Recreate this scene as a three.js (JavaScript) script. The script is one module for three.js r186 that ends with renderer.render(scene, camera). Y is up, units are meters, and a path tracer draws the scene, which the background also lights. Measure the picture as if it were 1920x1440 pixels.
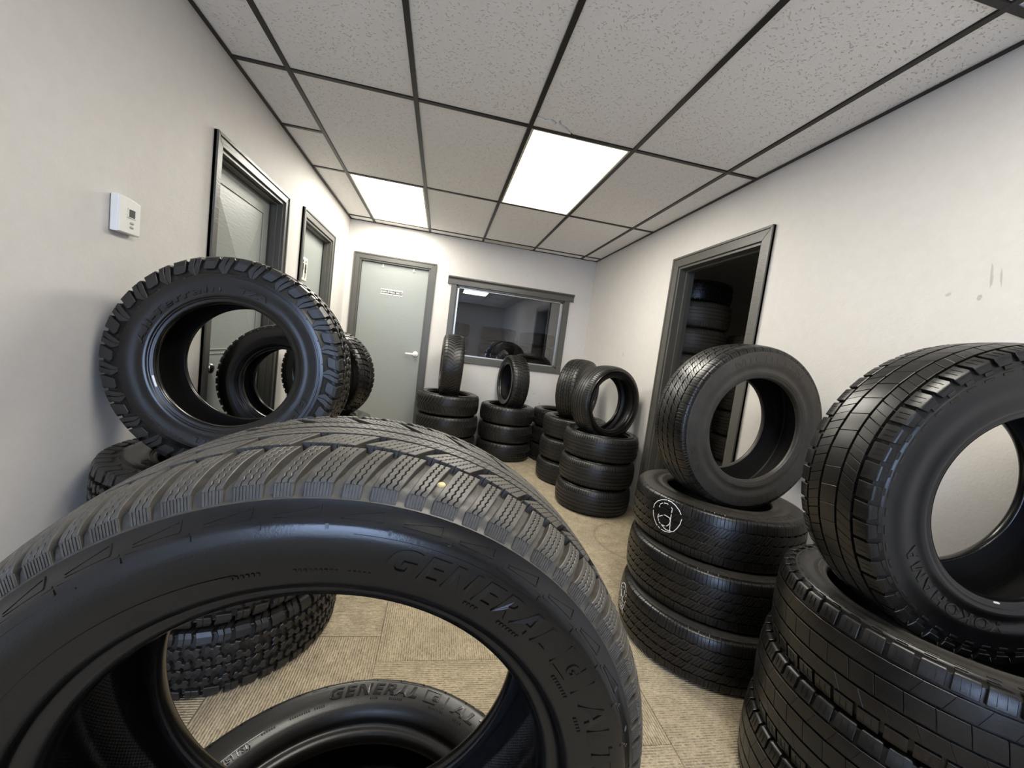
import * as THREE from 'three';
import { RoundedBoxGeometry } from 'three/addons/geometries/RoundedBoxGeometry.js';
import { TextGeometry } from 'three/addons/geometries/TextGeometry.js';
import { FontLoader } from 'three/addons/loaders/FontLoader.js';
import { RectAreaLightUniformsLib } from 'three/addons/lights/RectAreaLightUniformsLib.js';
import { mergeGeometries } from 'three/addons/utils/BufferGeometryUtils.js';

// ---------------------------------------------------------------- camera, sky, lights, exposure
const scene = new THREE.Scene();
const renderer = new THREE.WebGLRenderer({ antialias: true });
renderer.toneMapping = THREE.LinearToneMapping;
renderer.toneMappingExposure = 1.9;
renderer.shadowMap.enabled = true;
const EYE = 1.22;
const camera = new THREE.PerspectiveCamera(87.3, 4 / 3, 0.02, 60);
camera.position.set(0, EYE, 0);
camera.rotation.set(-0.0830419, -0.1838645, 0.12856, 'YXZ');
camera.updateMatrixWorld();
scene.background = new THREE.Color().setRGB(0.56, 0.75, 1.14);          // overcast blue daylight beyond the shopfront glass
scene.backgroundIntensity = 6.6;
RectAreaLightUniformsLib.init();
const PANEL_POWER = 8.6, PANEL_COLOR = new THREE.Color().setRGB(1.0, 0.955, 0.85), PANEL_GLOW = 2.6;

// ---------------------------------------------------------------- room measures (metres)
const XL = -1.14, XR = 1.769, ZB = -4.87, ZF = 2.35, H = 2.434, WT = 0.13;
const LX = [-0.879, -0.269, 0.341, 0.951, 1.561];          // ceiling runners
const TZ = [2.606, 1.386, 0.166, -1.054, -2.274, -3.494, -4.714];
const font = await new FontLoader().loadAsync('fonts/droid/droid_sans_bold.typeface.json');

// ---------------------------------------------------------------- small helpers
let seed = 12345;
const rnd = () => { seed = (seed * 1664525 + 1013904223) >>> 0; return seed / 4294967296; };
const rr = (a, b) => a + (b - a) * rnd();
const lerp = (a, b, t) => a + (b - a) * t;
const V = (x, y, z) => new THREE.Vector3(x, y, z);
const taken = {};
function numbered(name) {
  const n = taken[name] = (taken[name] ?? -1) + 1;
  return n ? `${name}_${String(n).padStart(3, '0')}` : name;
}
function mesh(name, geo, mat, parent) {
  const m = new THREE.Mesh(geo, mat); m.name = name; m.castShadow = m.receiveShadow = true;
  if (parent) parent.add(m);
  return m;
}
function structure(name, geo, mat) {
  const m = geo ? mesh(name, geo, mat) : new THREE.Group();
  m.name = name; m.userData.kind = 'structure'; scene.add(m); return m;
}
function thing(name, label, category, group) {
  const g = new THREE.Group(); g.name = numbered(name); g.userData = { label, category };
  if (group) g.userData.group = group;
  scene.add(g); return g;
}
function box(x0, x1, y0, y1, z0, z1) {
  const g = new THREE.BoxGeometry(Math.abs(x1 - x0), Math.abs(y1 - y0), Math.abs(z1 - z0));
  g.translate((x0 + x1) / 2, (y0 + y1) / 2, (z0 + z1) / 2);
  return metreUV(g);
}
function rbox(x0, x1, y0, y1, z0, z1, r = 0.003) {
  const g = new RoundedBoxGeometry(Math.abs(x1 - x0), Math.abs(y1 - y0), Math.abs(z1 - z0), 2, r);
  g.translate((x0 + x1) / 2, (y0 + y1) / 2, (z0 + z1) / 2);
  return metreUV(g);
}
function metreUV(g) {                                       // box projection, 1 uv unit = 1 m
  const p = g.attributes.position, n = g.attributes.normal, uv = new Float32Array(p.count * 2);
  for (let i = 0; i < p.count; i++) {
    const ax = Math.abs(n.getX(i)), ay = Math.abs(n.getY(i)), az = Math.abs(n.getZ(i));
    const x = p.getX(i), y = p.getY(i), z = p.getZ(i);
    if (ax >= ay && ax >= az) { uv[2 * i] = z; uv[2 * i + 1] = y; }
    else if (ay >= az) { uv[2 * i] = x; uv[2 * i + 1] = z; }
    else { uv[2 * i] = x; uv[2 * i + 1] = y; }
  }
  g.setAttribute('uv', new THREE.BufferAttribute(uv, 2));
  return g;
}

function merge(list) {                                      // join pieces of one part
  return mergeGeometries(list.map(g => {
    const h = g.index ? g.toNonIndexed() : g.clone();
    if (!h.attributes.uv) metreUV(h);
    for (const k of Object.keys(h.attributes)) if (!['position', 'normal', 'uv'].includes(k)) h.deleteAttribute(k);
    return h;
  }));
}

// ---------------------------------------------------------------- computed textures
function hash(x, y, s) { let h = (x * 374761393 + y * 668265263 + s * 2246822519) | 0; h = Math.imul(h ^ (h >>> 13), 1274126177); return ((h ^ (h >>> 16)) >>> 0) / 4294967296; }
function vnoise(x, y, period, s) {                          // tileable value noise
  const xi = Math.floor(x), yi = Math.floor(y), fx = x - xi, fy = y - yi, u = fx * fx * (3 - 2 * fx), v = fy * fy * (3 - 2 * fy);
  const m = k => ((k % period) + period) % period;
  const a = hash(m(xi), m(yi), s), b = hash(m(xi + 1), m(yi), s), c = hash(m(xi), m(yi + 1), s), d = hash(m(xi + 1), m(yi + 1), s);
  return lerp(lerp(a, b, u), lerp(c, d, u), v);
}
function fbm(x, y, period, oct, s) {
  let a = 0, w = 0.5, t = 0;
  for (let o = 0; o < oct; o++) { a += w * vnoise(x, y, period, s + o); t += w; w *= 0.55; x *= 2; y *= 2; period *= 2; }
  return a / t;
}
function texture(n, fn, srgb, size) {                       // fn(u, v) -> grey or [r, g, b] in 0..1; size = metres covered
  const d = new Uint8Array(n * n * 4);
  for (let j = 0; j < n; j++) for (let i = 0; i < n; i++) {
    const c = fn(i / n, j / n), k = (j * n + i) * 4, g = Array.isArray(c) ? c : [c, c, c];
    for (let q = 0; q < 3; q++) d[k + q] = Math.max(0, Math.min(255, Math.round(g[q] * 255)));
    d[k + 3] = 255;
  }
  const t = new THREE.DataTexture(d, n, n); t.wrapS = t.wrapT = THREE.RepeatWrapping;
  t.magFilter = THREE.LinearFilter; t.minFilter = THREE.LinearMipmapLinearFilter; t.generateMipmaps = true;
  if (srgb) t.colorSpace = THREE.SRGBColorSpace;
  if (size) t.repeat.set(1 / size, 1 / size);
  t.needsUpdate = true; return t;
}
const peelTex = texture(512, (u, v) => 0.5 * fbm(u * 90, v * 90, 90, 2, 3) + 0.5 * fbm(u * 24, v * 24, 24, 3, 9), false, 0.55);
const wallTint = texture(512, (u, v) => { const a = 0.955 + 0.035 * fbm(u * 5, v * 5, 5, 4, 21) + 0.02 * (fbm(u * 70, v * 70, 70, 2, 5) - 0.5); return [a, a, a]; }, true, 1.9);
const rubberTint = texture(512, (u, v) => { const a = 0.66 + 0.24 * fbm(u * 7, v * 7, 7, 5, 31) + 0.16 * (fbm(u * 80, v * 80, 80, 2, 6) - 0.5); return [a, a * 0.985, a * 0.96]; }, true, 0.3);
const rubberRough = texture(512, (u, v) => 0.84 + 0.16 * fbm(u * 9, v * 9, 9, 5, 47), false, 0.26);
const rubberBump = texture(512, (u, v) => 0.85 * fbm(u * 100, v * 100, 100, 2, 61) + 0.15 * fbm(u * 14, v * 14, 14, 3, 67), false, 0.13);
const linerBump = texture(256, (u, v) => 0.5 + 0.25 * Math.sin(u * 2 * Math.PI * 12) * Math.sin(v * 2 * Math.PI * 12) + 0.2 * (fbm(u * 30, v * 30, 30, 2, 71) - 0.5), false, 0.05);
const paintBump = texture(256, (u, v) => fbm(u * 8, v * 60, 60, 2, 81), false, 0.3);
// mineral fibre ceiling tile: worm-like fissures and pin holes pressed into the face
const fissureTex = (() => {
  const n = 1024, d = new Float32Array(n * n).fill(1);
  const dot = (x, y, r, depth) => {
    for (let j = Math.floor(y - r); j <= y + r; j++) for (let i = Math.floor(x - r); i <= x + r; i++) {
      const q = Math.hypot(i - x, j - y) / r; if (q > 1) continue;
      const k = ((j % n) + n) % n * n + ((i % n) + n) % n; d[k] = Math.min(d[k], 1 - depth * (1 - q * q));
    }
  };
  for (let f = 0; f < 800; f++) {
    let x = rr(0, n), y = rr(0, n), a = rr(-0.7, 0.7); const len = rr(3, 14), r = rr(1.4, 2.6), dp = rr(0.5, 1);
    for (let s = 0; s < len; s++) { dot(x, y, r, dp); x += Math.cos(a) * 1.3; y += Math.sin(a) * 1.3; a += rr(-0.55, 0.55); }
  }
  for (let f = 0; f < 2600; f++) dot(rr(0, n), rr(0, n), rr(0.8, 1.5), rr(0.3, 0.7));
  return texture(n, (u, v) => d[Math.floor(v * n) * n + Math.floor(u * n)] * 0.92 + 0.08 * fbm(u * 128, v * 128, 128, 2, 91), false, 0.61);
})();
// loop-pile carpet tile: ribs of yarn running one way
const carpetTint = texture(512, (u, v) => {
  const rib = 0.5 + 0.5 * Math.cos(v * 2 * Math.PI * 56), brk = fbm(u * 40, v * 56, 56, 2, 101), m = fbm(u * 9, v * 9, 9, 4, 103), g = fbm(u * 128, v * 128, 128, 2, 107);
  const a = 0.60 + 0.13 * m + 0.15 * (g - 0.5) - 0.22 * Math.max(0, rib * 1.5 - 0.75) * Math.max(0, brk * 2.4 - 0.55);
  return [a * 1.02, a * 0.945, a * 0.80];
}, true, 0.5);
const carpetBump = texture(512, (u, v) => 0.55 * (0.5 - 0.5 * Math.cos(v * 2 * Math.PI * 56)) + 0.45 * fbm(u * 128, v * 128, 128, 2, 109), false, 0.5);

// ---------------------------------------------------------------- materials
const M = {};
const std = o => new THREE.MeshStandardMaterial(o), lin = (r, g, b) => new THREE.Color().setRGB(r, g, b);
M.wall = std({ color: lin(0.66, 0.635, 0.605), map: wallTint, roughness: 0.62, bumpMap: peelTex, bumpScale: 0.0007 });
M.tile = std({ color: lin(0.90, 0.89, 0.875), roughness: 0.95, bumpMap: fissureTex, bumpScale: 0.005 });
M.tee = std({ color: lin(0.011, 0.0105, 0.010), roughness: 0.42, metalness: 0.0 });
M.door = std({ color: lin(0.265, 0.285, 0.272), roughness: 0.42, bumpMap: paintBump, bumpScale: 0.0004 });
M.trim = std({ color: lin(0.085, 0.083, 0.075), roughness: 0.36, bumpMap: paintBump, bumpScale: 0.0005 });
M.carpet = std({ color: lin(0.98, 0.96, 0.94), map: carpetTint, roughness: 1, bumpMap: carpetBump, bumpScale: 0.006 });
M.backing = std({ color: lin(0.10, 0.085, 0.07), roughness: 1 });
M.metal = std({ color: lin(0.62, 0.61, 0.58), roughness: 0.25, metalness: 1 });
M.alu = std({ color: lin(0.55, 0.55, 0.54), roughness: 0.35, metalness: 0.9 });
M.white = std({ color: lin(0.80, 0.79, 0.76), roughness: 0.4 });
M.offWhite = std({ color: lin(0.70, 0.67, 0.56), roughness: 0.5 });
M.black = std({ color: lin(0.012, 0.012, 0.013), roughness: 0.5 });
M.greyPlastic = std({ color: lin(0.10, 0.10, 0.085), roughness: 0.25 });
M.button = std({ color: lin(0.36, 0.35, 0.30), roughness: 0.5 });
M.glass = new THREE.MeshPhysicalMaterial({ color: 0xffffff, transmission: 1, thickness: 0, roughness: 0.0, ior: 1.65 });
M.shopGlass = new THREE.MeshPhysicalMaterial({ color: 0xffffff, transmission: 1, thickness: 0, roughness: 0.0, ior: 1.45 });
M.glow = std({ color: lin(0.8, 0.8, 0.78), roughness: 0.6, emissive: PANEL_COLOR, emissiveIntensity: PANEL_GLOW });
M.asphalt = std({ color: lin(0.58, 0.57, 0.55), roughness: 0.95 });
M.crayon = std({ color: lin(0.75, 0.75, 0.74), roughness: 0.9 });
M.pebble = std({ color: lin(0.62, 0.47, 0.22), roughness: 0.8 });
M.soot = std({ color: lin(0.22, 0.18, 0.13), roughness: 1, transparent: true, opacity: 0.2 });
function rubber(r, g, b, rough, bump = 0.0006) { return std({ color: lin(r, g, b), map: rubberTint, roughness: rough, roughnessMap: rubberRough, bumpMap: rubberBump, bumpScale: bump }); }
M.treadDusty = rubber(0.098, 0.092, 0.082, 0.56, 0.0001);
M.tread = rubber(0.024, 0.0236, 0.023, 0.45, 0.0001);
M.treadBlack = rubber(0.009, 0.009, 0.009, 0.37, 0.00012);
M.side = rubber(0.007, 0.007, 0.0074, 0.26, 0.00006);
M.sideGrey = rubber(0.055, 0.052, 0.047, 0.48, 0.0001);
M.sideWorn = rubber(0.016, 0.0158, 0.0155, 0.40, 0.0001);
M.letter = rubber(0.008, 0.008, 0.008, 0.28, 0.0001);
M.liner = std({ color: lin(0.012, 0.012, 0.0125), roughness: 0.42, bumpMap: linerBump, bumpScale: 0.0004 });

// ---------------------------------------------------------------- structure: floor, walls, ceiling
const floor = structure('floor', box(XL - WT, XR + WT, -0.06, -0.007, ZB - WT, ZF + WT), M.backing);
{
  const S = 0.5, g = new THREE.BoxGeometry(S - 0.0015, 0.007, S - 0.0015), flat = metreUV(g.clone()), turned = metreUV(g.clone());
  { const uv = turned.attributes.uv; for (let i = 0; i < uv.count; i++) uv.setXY(i, uv.getY(i) + 0.25, uv.getX(i) + 0.25); const uw = flat.attributes.uv; for (let i = 0; i < uw.count; i++) uw.setXY(i, uw.getX(i) + 0.25, uw.getY(i) + 0.25); }
  for (let i = -3; i < 4; i++) for (let j = -8; j < 10; j++) {
    const x = -0.11 + (i + 0.5) * S, z = -1.46 + (j + 0.5) * S + (i & 1 ? -0.13 : 0);
    const x0 = Math.max(XL, x - S / 2), x1 = Math.min(XR, x + S / 2), z0 = Math.max(ZB, z - S / 2), z1 = Math.min(ZF, z + S / 2);
    if (x1 - x0 < 0.02 || z1 - z0 < 0.02) continue;
    const t = mesh('carpet_tile', (i + j) & 1 ? turned : flat, M.carpet, floor);
    t.scale.set((x1 - x0) / S, 1, (z1 - z0) / S); t.position.set((x0 + x1) / 2, -0.0035, (z0 + z1) / 2);
  }
  // round scuffed outline left by a tyre
  const ring = new THREE.RingGeometry(0.292, 0.312, 60, 1, 1.9, 3.2); ring.rotateX(-Math.PI / 2); ring.translate(1.50, 0.0006, -2.50);
  mesh('tire_mark', ring, M.soot, floor);
}
function wallShape(a0, a1, holes, y1 = H + 0.05) {
  const s = new THREE.Shape(); s.moveTo(a0, -0.05);
  for (const [h0, h1, b, t] of holes.filter(h => h[2] < 0).sort((p, q) => p[0] - q[0])) { s.lineTo(h0, -0.05); s.lineTo(h0, t); s.lineTo(h1, t); s.lineTo(h1, -0.05); }
  s.lineTo(a1, -0.05); s.lineTo(a1, y1); s.lineTo(a0, y1); s.closePath();
  for (const [h0, h1, b, t] of holes.filter(h => h[2] >= 0)) { const p = new THREE.Path(); p.moveTo(h0, b); p.lineTo(h0, t); p.lineTo(h1, t); p.lineTo(h1, b); p.closePath(); s.holes.push(p); }
  return new THREE.ExtrudeGeometry(s, { depth: WT, bevelEnabled: false });
}
// measured openings: [from, to, bottom, top]
const D1 = [-3.045, -2.245, -0.01, 2.005], D2 = [-4.235, -3.455, -0.01, 2.035], D3 = [-1.0, -0.215, -0.01, 2.03], D4 = [-2.985, -2.135, -0.01, 2.035], W1 = [0.10, 1.43, 1.06, 1.90], F1 = [-1.10, 0.22, 0.12, 2.25];
{
  const gl = wallShape(-ZF, -ZB, [[-D1[1], -D1[0], D1[2], D1[3]], [-D2[1], -D2[0], D2[2], D2[3]]]);
  gl.rotateY(Math.PI / 2); gl.translate(XL - WT, 0, 0); structure('wall_left', gl, M.wall);
  const gr = wallShape(-ZF, -ZB, [[-D4[1], -D4[0], D4[2], D4[3]]]);
  gr.rotateY(Math.PI / 2); gr.translate(XR, 0, 0); structure('wall_right', gr, M.wall);
  const gb = wallShape(XL - WT, XR + WT, [D3, W1].map(h => [...h])); gb.translate(0, 0, ZB - WT); structure('wall_back', gb, M.wall);
  const gf = wallShape(XL - WT, XR + WT, [F1]); gf.translate(0, 0, ZF); structure('wall_front', gf, M.wall);
}

// suspended ceiling
const ceiling = structure('ceiling', box(XL - WT, XR + WT, H + 0.14, H + 0.2, ZB - WT, ZF + WT), M.tile);
const LIT = [[2, 2], [2, 4], [0, 5]];                       // [column between runners, row between crosses]
const VENT = [2, 6];
{
  const cols = [XL, ...LX, XR], rows = [ZF, ...TZ.slice(1), ZB];
  const T = 0.012;
  for (let c = 0; c < cols.length - 1; c++) for (let r = 0; r < rows.length - 1; r++) {
    const x0 = cols[c] + (c ? T : 0), x1 = cols[c + 1] - (c < 5 ? T : 0), z1 = rows[r] - (r ? T : 0), z0 = rows[r + 1] + (r < rows.length - 2 ? T : 0);
    if (LIT.some(([a, b]) => a === c - 1 && b === r) || (VENT[0] === c - 1 && VENT[1] === r)) continue;
    const dy = rr(0, 0.0012);
    if (c === 3 && r === 3) {                               // tile whose corner has cracked away
      const s = new THREE.Shape(), cut = [[x0, -2.172], [x0 + 0.05, -2.182], [x0 + 0.085, -2.171], [x0 + 0.118, -2.194], [x0 + 0.125, -2.160], [x0 + 0.14, -2.196], [x0 + 0.175, -2.212], [x0 + 0.225, z0]];
      s.moveTo(x0, z1); for (const p of cut) s.lineTo(...p); s.lineTo(x1, z0); s.lineTo(x1, z1); s.closePath();
      const g = new THREE.ExtrudeGeometry(s, { depth: 0.016, bevelEnabled: false }); g.rotateX(Math.PI / 2); g.translate(0, H + 0.022, 0);
      const fix = metreUV(g); for (let i = 0; i < fix.attributes.position.count; i++) fix.attributes.position.setZ(i, fix.attributes.position.getZ(i));
      mesh('ceiling_tile', fix, M.tile, ceiling);
      const b = new THREE.Shape(); b.moveTo(x0, z0); b.lineTo(x0 + 0.215, z0); for (const p of cut.slice(0, 7).reverse()) b.lineTo(p[0] - (p[0] > x0 ? 0.006 : 0), p[1] - 0.012); b.closePath();
      const gb = new THREE.ExtrudeGeometry(b, { depth: 0.015, bevelEnabled: false }); gb.rotateX(Math.PI / 2); gb.translate(0, H + 0.020, 0);
      const piece = mesh('ceiling_tile', metreUV(gb), M.tile, ceiling); piece.position.y = -0.002; piece.userData.label = 'broken-off tile corner';
      continue;
    }
    const parts = c === 0 && r === 4 ? [[z0, (z0 + z1) / 2 - T], [(z0 + z1) / 2 + T, z1]] : [[z0, z1]];
    for (const [a, b] of parts) mesh('ceiling_tile', rbox(x0, x1, H + 0.006 - dy, H + 0.022, a, b, 0.002), M.tile, ceiling);
  }
  const tee = (x0, x1, z0, z1) => mesh('grid_tee', merge([rbox(x0, x1, H - 0.001, H + 0.0035, z0, z1, 0.001), x1 - x0 > z1 - z0 ? box(x0, x1, H + 0.003, H + 0.035, (z0 + z1) / 2 - 0.001, (z0 + z1) / 2 + 0.001) : box((x0 + x1) / 2 - 0.001, (x0 + x1) / 2 + 0.001, H + 0.003, H + 0.035, z0, z1)]), M.tee, ceiling);
  for (const x of LX) tee(x - T, x + T, ZB, ZF);
  const X = [XL, ...LX, XR];
  for (const z of TZ.slice(1)) for (let c = 0; c < 6; c++) tee(X[c] + (c ? T : 0), X[c + 1] - (c < 5 ? T : 0), z - T, z + T);
  tee(XL, LX[0] - T, TZ[4] - 0.61 - T, TZ[4] - 0.61 + T);
  mesh('wall_angle', merge([rbox(XL, XL + 0.02, H - 0.001, H + 0.003, ZB, ZF, 0.001), box(XL, XL + 0.0015, H - 0.001, H + 0.02, ZB, ZF)]), M.tee, ceiling);
  mesh('wall_angle', merge([rbox(XR - 0.02, XR, H - 0.001, H + 0.003, ZB, ZF, 0.001), box(XR - 0.0015, XR, H - 0.001, H + 0.02, ZB, ZF)]), M.tee, ceiling);
  mesh('wall_angle', rbox(XL, XR, H - 0.001, H + 0.003, ZB, ZB + 0.02, 0.001), M.tee, ceiling);
  mesh('wall_angle', rbox(XL, XR, H - 0.001, H + 0.003, ZF - 0.02, ZF, 0.001), M.tee, ceiling);
  const PL = ['bright square-edged ceiling light panel above the shopfront end', 'bright ceiling light panel beside the cracked ceiling tile', 'bright ceiling light panel close to the employees only door'];
  LIT.forEach(([c, r], i) => {
    const x0 = LX[c] + T, x1 = LX[c + 1] - T, z1 = TZ[r] - T, z0 = TZ[r + 1] + T, t = thing('ceiling_light', PL[i], 'light', 'ceiling light panels');
    const cx = (x0 + x1) / 2, cz = (z0 + z1) / 2; t.position.set(cx, H, cz);
    const hx = (x1 - x0) / 2, hz = (z1 - z0) / 2, f = 0.014;
    mesh('frame', merge([rbox(-hx, hx, 0.001, 0.012, -hz, -hz + f, 0.002), rbox(-hx, hx, 0.001, 0.012, hz - f, hz, 0.002), rbox(-hx, -hx + f, 0.001, 0.012, -hz + f, hz - f, 0.002), rbox(hx - f, hx, 0.001, 0.012, -hz + f, hz - f, 0.002), box(-hx, hx, 0.075, 0.08, -hz, hz), box(-hx, -hx + 0.002, 0.012, 0.075, -hz, hz), box(hx - 0.002, hx, 0.012, 0.075, -hz, hz), box(-hx, hx, 0.012, 0.075, -hz, -hz + 0.002), box(-hx, hx, 0.012, 0.075, hz - 0.002, hz)]), M.offWhite, t);
    mesh('diffuser', box(-hx + f, hx - f, 0.008, 0.011, -hz + f, hz - f), M.glow, t);
    const l = new THREE.RectAreaLight(PANEL_COLOR, PANEL_POWER, 2 * (hx - f), 2 * (hz - f));
    l.position.set(cx, H + 0.004, cz); l.rotation.x = -Math.PI / 2; scene.add(l);
  });
  // slot air diffuser in the narrow strip along the back wall
  const v = thing('ceiling_vent', 'narrow slotted air vent in the ceiling strip above the window', 'vent');
  const vx0 = LX[2] + T, vx1 = LX[3] - T, vz0 = ZB + 0.02, vz1 = TZ[6] - T; v.position.set((vx0 + vx1) / 2, H, (vz0 + vz1) / 2);
  const vh = (vx1 - vx0) / 2, vd = (vz1 - vz0) / 2;
  mesh('frame', merge([rbox(-vh, vh, 0.001, 0.014, -vd, -vd + 0.02, 0.002), rbox(-vh, vh, 0.001, 0.014, vd - 0.02, vd, 0.002), rbox(-vh, -vh + 0.02, 0.001, 0.014, -vd, vd, 0.002), rbox(vh - 0.02, vh, 0.001, 0.014, -vd, vd, 0.002)]), M.offWhite, v);
  mesh('backing', box(-vh, vh, 0.03, 0.035, -vd, vd), M.alu, v);
  for (let k = 0; k < 3; k++) mesh('slat', rbox(-vh + 0.02, vh - 0.02, 0.004, 0.02, -vd + 0.03 + k * 0.026, -vd + 0.036 + k * 0.026, 0.001), M.offWhite, v);
}

// ---------------------------------------------------------------- doors, window, shopfront
// Each is built facing +z with the wall face at z = 0, then turned onto its wall.
function onWall(g, wall) {
  if (wall === 'left') { g.rotation.y = Math.PI / 2; g.position.set(XL, 0, 0); }
  else if (wall === 'right') { g.rotation.y = -Math.PI / 2; g.position.set(XR, 0, 0); }
  else g.position.set(0, 0, ZB);
}
function extr(pts, d, z, bevel = 0.002) {
  const s = new THREE.Shape(); pts.forEach((p, i) => i ? s.lineTo(...p) : s.moveTo(...p)); s.closePath();
  const g = new THREE.ExtrudeGeometry(s, { depth: d - bevel, bevelEnabled: true, bevelThickness: bevel, bevelSize: bevel, bevelOffset: -bevel, bevelSegments: 1 });
  g.translate(0, 0, z); return metreUV(g);
}
function casing(parent, a0, a1, top, w, bottom = 0) {       // three mitred boards with a raised outer bead
  const o = 0.016, board = (pts, bead) => mesh('casing', merge([extr(pts, 0.014, 0), extr(bead, 0.021, 0)]), M.trim, parent);
  board([[a0 - w, bottom], [a0, bottom], [a0, top], [a0 - w, top + w]], [[a0 - w, bottom], [a0 - w + o, bottom], [a0 - w + o, top + w - o], [a0 - w, top + w]]);
  board([[a1, bottom], [a1 + w, bottom], [a1 + w, top + w], [a1, top]], [[a1 + w - o, bottom], [a1 + w, bottom], [a1 + w, top + w], [a1 + w - o, top + w - o]]);
  board([[a0, top], [a1, top], [a1 + w, top + w], [a0 - w, top + w]], [[a0 - w + o, top + w - o], [a1 + w - o, top + w - o], [a1 + w, top + w], [a0 - w, top + w]]);
}
function jambs(parent, a0, a1, top, depth, stopAt) {
  const t = 0.018;
  for (const [x0, x1] of [[a0, a0 + t], [a1 - t, a1]]) mesh('jamb', rbox(x0, x1, 0, top, -depth, 0.001, 0.002), M.trim, parent);
  mesh('jamb', rbox(a0 + t, a1 - t, top - t, top, -depth, 0.001, 0.002), M.trim, parent);
  const s = 0.012, z1 = stopAt, z0 = stopAt - 0.035;
  for (const [x0, x1] of [[a0 + t, a0 + t + s], [a1 - t - s, a1 - t]]) mesh('door_stop', rbox(x0, x1, 0, top - t, z0, z1, 0.002), M.trim, parent);
  mesh('door_stop', rbox(a0 + t + s, a1 - t - s, top - t - s, top - t, z0, z1, 0.002), M.trim, parent);
}
const cyl = (r0, r1, h, n = 24) => new THREE.CylinderGeometry(r0, r1, h, n);
function lathe(pts, n = 28) { return new THREE.LatheGeometry(pts.map(p => new THREE.Vector2(...p)), n); }
function roundKnob(parent, x, y, z) {
  const k = mesh('door_knob', lathe([[0, 0], [0.032, 0], [0.033, 0.004], [0.028, 0.008], [0.012, 0.012], [0.011, 0.03], [0.018, 0.036], [0.027, 0.046], [0.0285, 0.056], [0.024, 0.065], [0.012, 0.070], [0, 0.071]]), M.metal, parent);
  k.rotation.x = Math.PI / 2; k.position.set(x, y, z); k.userData.label = 'round brushed metal knob';
}
{
  // creased panel door in the side wall
  const d = structure('door_1'); onWall(d, 'left');
  const a0 = -D1[1], a1 = -D1[0], top = D1[3], zs = -0.078;
  casing(d, a0, a1, top, 0.056); jambs(d, a0, a1, top, WT, -0.03);
  mesh('door_slab', rbox(a0 + 0.02, a1 - 0.02, 0.008, top - 0.02, zs - 0.04, zs, 0.002), M.door, d);
  const envelope = (x0, x1, y0, y1) => {                    // panel pressed into four shallow facets
    const c = [(x0 + x1) / 2, (y0 + y1) / 2, zs + 0.024], p = [[x0, y0, zs + 0.001], [x1, y0, zs + 0.001], [x1, y1, zs + 0.001], [x0, y1, zs + 0.001]];
    const pos = []; for (let i = 0; i < 4; i++) pos.push(...p[i], ...p[(i + 1) % 4], ...c);
    const g = new THREE.BufferGeometry(); g.setAttribute('position', new THREE.Float32BufferAttribute(pos, 3)); g.computeVertexNormals(); metreUV(g);
    mesh('door_panel', g, M.door, d);
    const rim = 0.007; mesh('panel_bead', merge([rbox(x0 - rim, x1 + rim, y1, y1 + rim, zs, zs + 0.007, 0.002), rbox(x0 - rim, x1 + rim, y0 - rim, y0, zs, zs + 0.007, 0.002), rbox(x0 - rim, x0, y0, y1, zs, zs + 0.007, 0.002), rbox(x1, x1 + rim, y0, y1, zs, zs + 0.007, 0.002)]), M.door, d);
  };
  envelope(a0 + 0.13, a1 - 0.12, 1.02, 1.885); envelope(a0 + 0.13, a1 - 0.12, 0.14, 0.99);
  roundKnob(d, a0 + 0.085, 0.925, zs);
}
{
  const d = structure('door_2'); onWall(d, 'left');
  const a0 = -D2[1], a1 = -D2[0], top = D2[3], zs = -0.07;
  casing(d, a0, a1, top, 0.06); jambs(d, a0, a1, top, WT, -0.025);
  mesh('door_slab', rbox(a0 + 0.02, a1 - 0.02, 0.008, top - 0.02, zs - 0.04, zs, 0.002), M.door, d);
  roundKnob(d, a0 + 0.085, 0.95, zs);
  const s = thing('restroom_sign', 'cream restroom sign with man and woman figures on grey door', 'sign');
  s.rotation.y = Math.PI / 2; s.position.set(XL + zs, 1.675, -3.735);
  mesh('plate', rbox(-0.075, 0.075, -0.095, 0.095, 0, 0.005, 0.002), M.offWhite, s);
  const fig = (x, skirt) => {
    const g = [new THREE.CircleGeometry(0.012, 16).translate(x, 0.062, 0)];
    const sh = new THREE.Shape(), P = skirt ? [[-0.016, 0.045], [0.016, 0.045], [0.026, 0.0], [0.019, -0.002], [0.013, 0.026], [0.024, -0.03], [0.010, -0.03], [0.010, -0.075], [0.002, -0.075], [0.002, -0.03], [-0.002, -0.03], [-0.002, -0.075], [-0.010, -0.075], [-0.010, -0.03], [-0.024, -0.03], [-0.013, 0.026], [-0.019, -0.002], [-0.026, 0.0]]
      : [[-0.021, 0.045], [0.021, 0.045], [0.025, 0.038], [0.025, -0.008], [0.018, -0.008], [0.017, 0.03], [0.015, 0.03], [0.014, -0.075], [0.003, -0.075], [0.001, -0.015], [-0.001, -0.015], [-0.003, -0.075], [-0.014, -0.075], [-0.015, 0.03], [-0.017, 0.03], [-0.018, -0.008], [-0.025, -0.008], [-0.025, 0.038]];
    P.forEach((p, i) => i ? sh.lineTo(p[0] + x, p[1]) : sh.moveTo(p[0] + x, p[1])); g.push(new THREE.ShapeGeometry(sh));
    mesh('pictogram', merge(g).translate(0, 0, 0.0056), M.black, s);
  };
  fig(-0.034, false); fig(0.034, true);
}
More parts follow.
